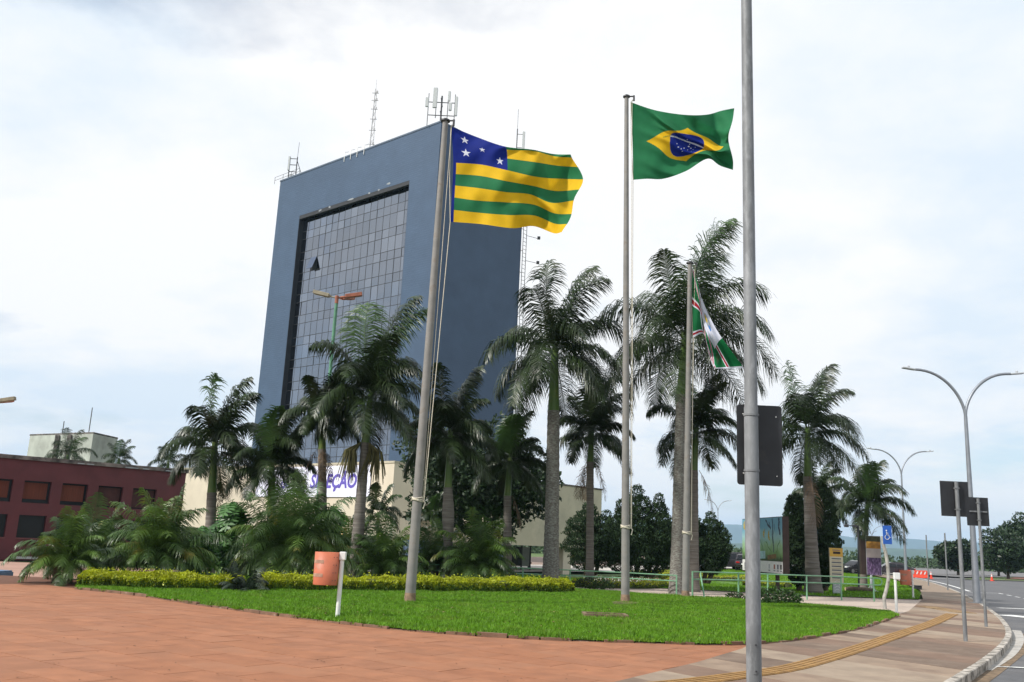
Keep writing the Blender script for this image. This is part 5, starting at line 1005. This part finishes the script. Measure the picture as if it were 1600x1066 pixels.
for x0, x1, f0, f1, w, m in ((.50, .36, .98, .15, .03, mk), (.36, .56, .98, .2, .03, mk), (.62, .74, .95, .74, .10, mk), (.74, .70, .74, .90, .07, mk), (.78, .80, .98, .20, .09, mk), (.83, .79, .85, .35, .04, mk), (.93, .95, .98, .60, .16, mk), (.58, .57, .72, .55, .16, my), (.69, .70, .68, .48, .16, my), (.05, .06, .92, .75, .2, my), (.38, .60, .12, .14, .35, mb_), (.62, .75, .45, .2, .05, mg), (.86, .95, .2, .48, .05, mg), (.12, .16, .5, .15, .06, mg), (.66, .86, .08, .12, .2, mat('mural_brown', (.17, .11, .05), .7, .3, 4)), (.20, .14, .7, .3, .05, mk)):
    stroke([(wd*(x0+(x1-x0)*s+.012*math.sin(s*9)), mz(f0+(f1-f0)*s)) for s in np.linspace(0, 1, 7)], w, m)
for x_, m in ((.70, grey_m), (.82, lampor), (.90, ink_m), (.97, brown_st), (.08, ink_m)): MB().box((wd*x_-.1, -.006, zb_+.18), (wd*x_+.08, -.0021, zs-.14)).build('logo', m, t); MB().box((wd*x_-.13, -.006, zb_+.09), (wd*x_+.10, -.0021, zb_+.13)).build('logo', ink_m, t)
teal = mat('mural_teal', (.12, .30, .30), .6, .35, .8, col2=(.04, .10, .12), c2scale=.7, c2lo=.5, c2hi=.56)
t, wd, zb_, zs, zt = board('smaller teal picture board beside the dark conifers', 1020, 1045, 828, 862, 855, 84, 80, (.8,), teal)
# green railing
def fence(label, posts, rails, h, r=.028, end_loop=False, group='pale green tube railings'):
    P = [gp(*p) for p in posts]; t = thing('railing', label, 'railing', P[0], 0, group); Q = [p-P[0] for p in P]
    for p in Q: MB().tube([(p.x, p.y, -.05), (p.x, p.y, h)], r*1.15, 8).build('post', fence_m, t)
    for zq in rails:
        b = MB().tube([(p.x, p.y, zq) for p in Q], r*.85, 7); b.build('rail', fence_m, t)
    if end_loop:
        p = Q[-1]; dr = (Q[-1]-Q[-2]).normalized(); m_ = (rails[0]+rails[1])/2; rr_ = abs(rails[0]-rails[1])/2; MB().tube([(p.x+dr.x*(.25+rr_*math.sin(q)), p.y+dr.y*(.25+rr_*math.sin(q)), m_+rr_*math.cos(q)) for q in np.linspace(0, math.pi, 10)], r*.85, 7).build('end_loop', fence_m, t)
        for zq in rails[:2]: MB().tube([(p.x, p.y, zq), (p.x+dr.x*.25, p.y+dr.y*.25, zq)], r*.85, 7).build('rail', fence_m, t)
    return t
fence('pale green railing behind the golden hedge', ((540, 908), (640, 911), (730, 914), (816, 917), (890, 920), (975, 924), (1057, 929)), (.74, .52), .76)
t = fence('pale green railing along the path with a rounded end', ((1082, 934), (1154, 934), (1200, 935.5), (1261, 937), (1315, 938), (1366, 940)), (.96, .68), .98, .03, True); P0 = gp(1082, 934); q = gp(1101, 936)-P0; u_ = gp(1094, 934)-P0; MB().tube([(u_.x, u_.y, .96), (q.x, q.y, 0)], .03, 7).build('brace', fence_m, t)
# barrier and cones
B = gp(1433, 903); t = thing('water_barrier', 'red and white plastic road barrier beyond the far bin', 'barrier', B); prof = [(-.28, 0), (.28, 0), (.26, .12), (.13, .30), (.11, .78), (-.11, .78), (-.13, .30), (-.26, .12)]; n = 8; V = [(x, y, z) for x in (-1.15, 1.15) for y, z in prof]; o = MB().add(V, [tuple(range(n)), tuple(range(n, 2*n))[::-1]]+[(k, (k+1) % n, n+(k+1) % n, n+k) for k in range(n)]).build('body', cone_m, t); recalc(o); bevel(o, .03, 1)
for k in range(5): MB().add([(-1.0+.42*k, -.132, .38), (-.85+.42*k, -.132, .38), (-.72+.42*k, -.122, .68), (-.87+.42*k, -.122, .68)], [(0, 1, 2, 3)]).build('white_stripe', white_m, t)
def cone(label, px, py, h=.75):
    B = gp(px, py); B.z = -.04; t = thing('traffic_cone', label, 'cone', B, 0, 'orange traffic cones'); bevel(MB().box((-.2, -.2, 0), (.2, .2, .04)).build('base', cone_m, t), .01, 1); f_ = lambda z: .15-.115*(z-.04)/(h-.04); MB().tube([(0, 0, .04), (0, 0, h)], [f_(.04), f_(h)], 14).build('body', cone_m, t); MB().tube([(0, 0, h*.6), (0, 0, h*.82)], [f_(h*.6)+.004, f_(h*.82)+.004], 14, caps=False).build('band', white_m, t)
    MB().tube([(0, 0, h*.9), (0, 0, h*.985)], [f_(h*.9)+.004, f_(h)+.005], 14, caps=False).build('band', white_m, t)
cone('orange and white cone at the right end of the barrier', 1455, 904); cone('orange and white cone alone on the far kerb', 1550, 907.5, .8)
# drain frames in the lawn
B = gp(945, 967); t = thing('drain_cover', 'rusty sunken drain frame in the front lawn', 'drain', B); b = MB()
for lo, hi in (((-.55, -.35, 0), (.55, -.27, .13)), ((-.55, .27, 0), (.55, .35, .13)), ((-.55, -.27, 0), (-.47, .27, .13)), ((.47, -.27, 0), (.55, .27, .13))): b.box(lo, hi)
b.build('frame', soil_m, t); MB().box((-.47, -.27, 0), (.47, .27, .07)).build('cover', mat('dark_soil', (.06, .045, .03), .95, .4, 6), t)
# fallen bits on lawn and plaza
def litter(name, label, pts, size, m):
    n = len(pts); P = np.array(pts); V = []
    for x, y, z in P:
        a = random.uniform(0, 6.28); l = size*random.uniform(.5, 1.3); V += [(x-l*math.cos(a), y-l*math.sin(a), z), (x+.4*l*math.sin(a), y-.4*l*math.cos(a), z+.012), (x+l*math.cos(a), y+l*math.sin(a), z+.004), (x-.4*l*math.sin(a), y+.4*l*math.cos(a), z+.016)]
    return tag(tri_mesh(name, V, np.arange(4*n).reshape(-1, 4), m), label, kind='stuff')
random.seed(77); pts = []
while len(pts) < 60:
    q = gp(random.uniform(0, 1050), random.uniform(940, 1066)); 
    k = min(range(len(front)), key=lambda i: abs(front[i].x-q.x))
    if q.y < front[k].y-.1: pts.append((q.x, q.y, .006))
litter('leaf_litter', 'scattered dry leaf bits on the terracotta plaza', pts, .022, mat('dry_leaf', (.09, .05, .03), .9, .4, 9)); pts = []
while len(pts) < 120:
    q = gp(random.uniform(250, 1380), random.uniform(930, 1003))
    if inpoly(np.array([q.x]), np.array([q.y]), lawn_poly)[0]: pts.append((q.x, q.y, .10))
litter('leaf_litter', 'scattered dry leaf bits on the front lawn', pts, .05, mat('dry_leaf_pale', (.26, .19, .08), .9, .4, 9))
sheet('bare_patch', [(p.x, p.y) for p in (gp(955, 944), gp(985, 942), gp(1000, 945), gp(990, 948), gp(960, 948))], .075, soil_m, label='bare soil at the middle flagpole foot')
# ================================================================== VEHICLES
def car(label, B, rz, L=4.4, Wd=1.76, H_=1.46, body=None, suv=False, kind='car', cat='car', group='parked cars', roofm=None, stripe=None):
    t = thing('parked_car', label, cat, B, rz, group); hw = Wd/2; s = L/4.4; hz = H_/1.46; belt = (.92 if not suv else 1.05)*(hz if not suv else 1)
    if suv: low = [(-2.2, .32), (-2.22, .7), (-2.15, belt), (.95, belt), (1.75, belt-.06), (2.15, .82), (2.22, .5), (2.18, .3)]; cab = [(-2.08, belt), (-1.85, H_-.05), (-1.6, H_), (.15, H_), (.35, H_-.06), (1.05, belt)]
    else: low = [(-2.2, .34), (-2.22, .62), (-2.12, belt), (-1.5, belt+.03), (.9, belt), (1.7, belt-.10), (2.12, .68), (2.2, .45), (2.15, .28)]; cab = [(-1.75, belt), (-1.0, H_-.04), (-.65, H_), (.05, H_), (.35, H_-.06), (1.15, belt-.02)]
    def ext(pr, y0, y1, nm, m, par=t, bv=.05):
        n = len(pr); V = [(x*s, -y0 if i else y0, z) for i in (0,) for x, z in pr]; V = [(x*s, -y0, z) for x, z in pr]+[(x*s, y0, z) for x, z in pr]
        o = MB().add(V, [tuple(range(n)), tuple(range(n, 2*n))[::-1]]+[(k, (k+1) % n, n+(k+1) % n, n+k) for k in range(n)]).build(nm, m, par); recalc(o); return bevel(o, bv, 2)
    ext(low, hw, hw, 'body', body, bv=.07)
    n = len(cab); top = H_; V = []
    for sg in (-1, 1): V += [(x*s, sg*(hw-.06-(.17 if z > belt+.1 else 0)), z) for x, z in cab]
    o = MB().add(V, [tuple(range(n)), tuple(range(n, 2*n))[::-1]]+[(k, (k+1) % n, n+(k+1) % n, n+k) for k in range(n)]).build('cabin', roofm or body, t); recalc(o); bevel(o, .05, 2)
    zt, zb_ = H_-.10, belt+.05
    def xon(z, front): 
        pr = cab[3:] if front else cab[:3][::-1]
        for (x0, z0), (x1, z1) in zip(pr, pr[1:]):
            if min(z0, z1) <= z <= max(z0, z1) and z0 != z1: return (x0+(x1-x0)*(z-z0)/(z1-z0))*s
        return pr[-1][0]*s
    for sg in (-1, 1):
        yb, yt = sg*(hw-.052), sg*(hw-.215); r0, r1, f0, f1 = xon(zb_, 0)+.12, xon(zt, 0)+.12, xon(zb_, 1)-.14, xon(zt, 1)-.10; mid0 = (r0+f0)/2; 
        for xa_, xb_, xc_, xd_ in ((r0, mid0-.04, mid0-.04, r1), (mid0+.04, f0, f1, mid0+.04)): recalc(MB().add([(xa_, yb, zb_), (xb_, yb, zb_), (xc_, yt, zt), (xd_, yt, zt), (xa_, yb-sg*.03, zb_), (xb_, yb-sg*.03, zb_), (xc_, yt-sg*.03, zt), (xd_, yt-sg*.03, zt)], [(0, 1, 2, 3), (4, 7, 6, 5), (0, 4, 5, 1), (1, 5, 6, 2), (2, 6, 7, 3), (3, 7, 4, 0)]).build('side_window', dglass, t))
        bevel(MB().box((f0-.05, sg*(hw+.02)-.08, belt+.02), (f0+.12, sg*(hw+.02)+.08, belt+.16)).build('mirror', body, t), .02, 1)
        for nm, xx, m, z_ in (('headlight', 2.10*s, lampw, .72), ('tail_light', -2.17*s, lampr, .82)): bevel(MB().box((xx-.09, sg*(hw-.30)-.17, z_-.07), (xx+.05, sg*(hw-.30)+.17, z_+.08)).build(nm, m, t), .02, 1)
        if stripe: MB().box((-2.0*s, sg*hw-.004, belt-.18), (1.9*s, sg*hw+.004, belt-.06)).build('stripe', stripe, t); MB().box((-.7*s, sg*hw-.004, .62), (.5*s, sg*hw+.004, .82)).build('door_mark', stripe, t)
        for xx in (-1.35*s, 1.38*s):
            w = link('wheel', None, t, (xx, sg*(hw-.10), .33)); w.empty_display_size = .1
            MB().tube([(0, -.11, 0), (0, -.10, 0), (0, .10, 0), (0, .11, 0)], [.30, .335, .335, .30], 20).build('tyre', tyre_m, w); MB().tube([(0, sg*.08, 0), (0, sg*.118, 0)], .21, 14).build('rim', rim_m, w)
    for fr_, nm in ((1, 'windscreen'), (0, 'rear_window')):
        xb_, xt = xon(zb_, fr_), xon(zt-.02, fr_); off = .022 if fr_ else -.022; V = [(xb_+off, -(hw-.20), zb_), (xb_+off, hw-.20, zb_), (xt+off, hw-.32, zt-.02), (xt+off, -(hw-.32), zt-.02)]; V += [(x-off*1.6, y, z) for x, y, z in V]; recalc(MB().add(V, [(0, 1, 2, 3), (7, 6, 5, 4), (0, 4, 5, 1), (1, 5, 6, 2), (2, 6, 7, 3), (3, 7, 4, 0)]).build(nm, dglass, t))
    MB().box((2.19*s, -.26, .42), (2.235*s, .26, .54)).build('number_plate', white_m, t); MB().box((-2.25*s, -.26, .62), (-2.2*s, .26, .74)).build('number_plate', white_m, t)
    return t
blackp, greyp, dkp = paint('car_black', (.008, .008, .01)), paint('car_grey', (.06, .055, .06)), paint('car_dark', (.02, .015, .02))
B = at(888, 882, 118); B.z = gz(B.x, B.y)+.02; t = car('dark police patrol car with white roof and yellow stripes behind the pillar', B, R(-8), 4.5, 1.8, 1.72, paint('patrol_black', (.012, .012, .016)), True, group=None, roofm=paint('patrol_white', (.6, .6, .6)), stripe=mat('patrol_yellow', (.5, .28, .02), .5)); bevel(MB().box((-.35, -.55, 1.73), (-.02, .55, 1.85)).build('light_bar', grey_m, t), .03, 1)
B = at(1137, 886, 96); B.z = .02; car('grey pickup-like car parked left of the mural board', B, R(200), 4.7, 1.85, 1.78, greyp, True); B = at(1166, 885.5, 93); B.z = .02; car('dark red-tinted car parked tail-on beside the mural board', B, R(70), 4.3, 1.8, 1.62, dkp, True)
B = at(1338, 893, 106); B.z = .02; car('black sedan with bright windscreen behind the cream totem', B, R(205), 4.5, 1.8, 1.5, blackp); B = at(1393, 891, 104); B.z = .02; car('black sedan in profile right of the crooked sign', B, R(172), 4.6, 1.8, 1.5, dkp)
sheet('car_park', [(p.x, p.y) for p in (gp(1060, 886), gp(1200, 888), gp(1330, 891.5), gp(1420, 896.5), gp(1500, 902), gp(1700, 902), gp(1640, 889), gp(1350, 884), gp(1060, 880))], .02, mat('car_park_asphalt', (.15, .145, .145), .9, .15, .5, world=True), label='grey car park surface beyond the garden', drape=True)
# ================================================================== HAZE
hz = MB().box((-8900, -400, -60), (8900, 9300, 300)).build('haze', [], None); tag(hz, 'thin bluish haze filling the far valley', kind='stuff')
hm = bpy.data.materials.new('haze_air'); hm.use_nodes = True; hn = hm.node_tree; hn.nodes.clear(); ho = hn.nodes.new('ShaderNodeOutputMaterial'); pv = hn.nodes.new('ShaderNodeVolumePrincipled'); pv.inputs['Color'].default_value = (.50, .74, 1, 1); pv.inputs['Density'].default_value = .00013; hn.links.new(pv.outputs[0], ho.inputs['Volume']); hz.data.materials.append(hm)
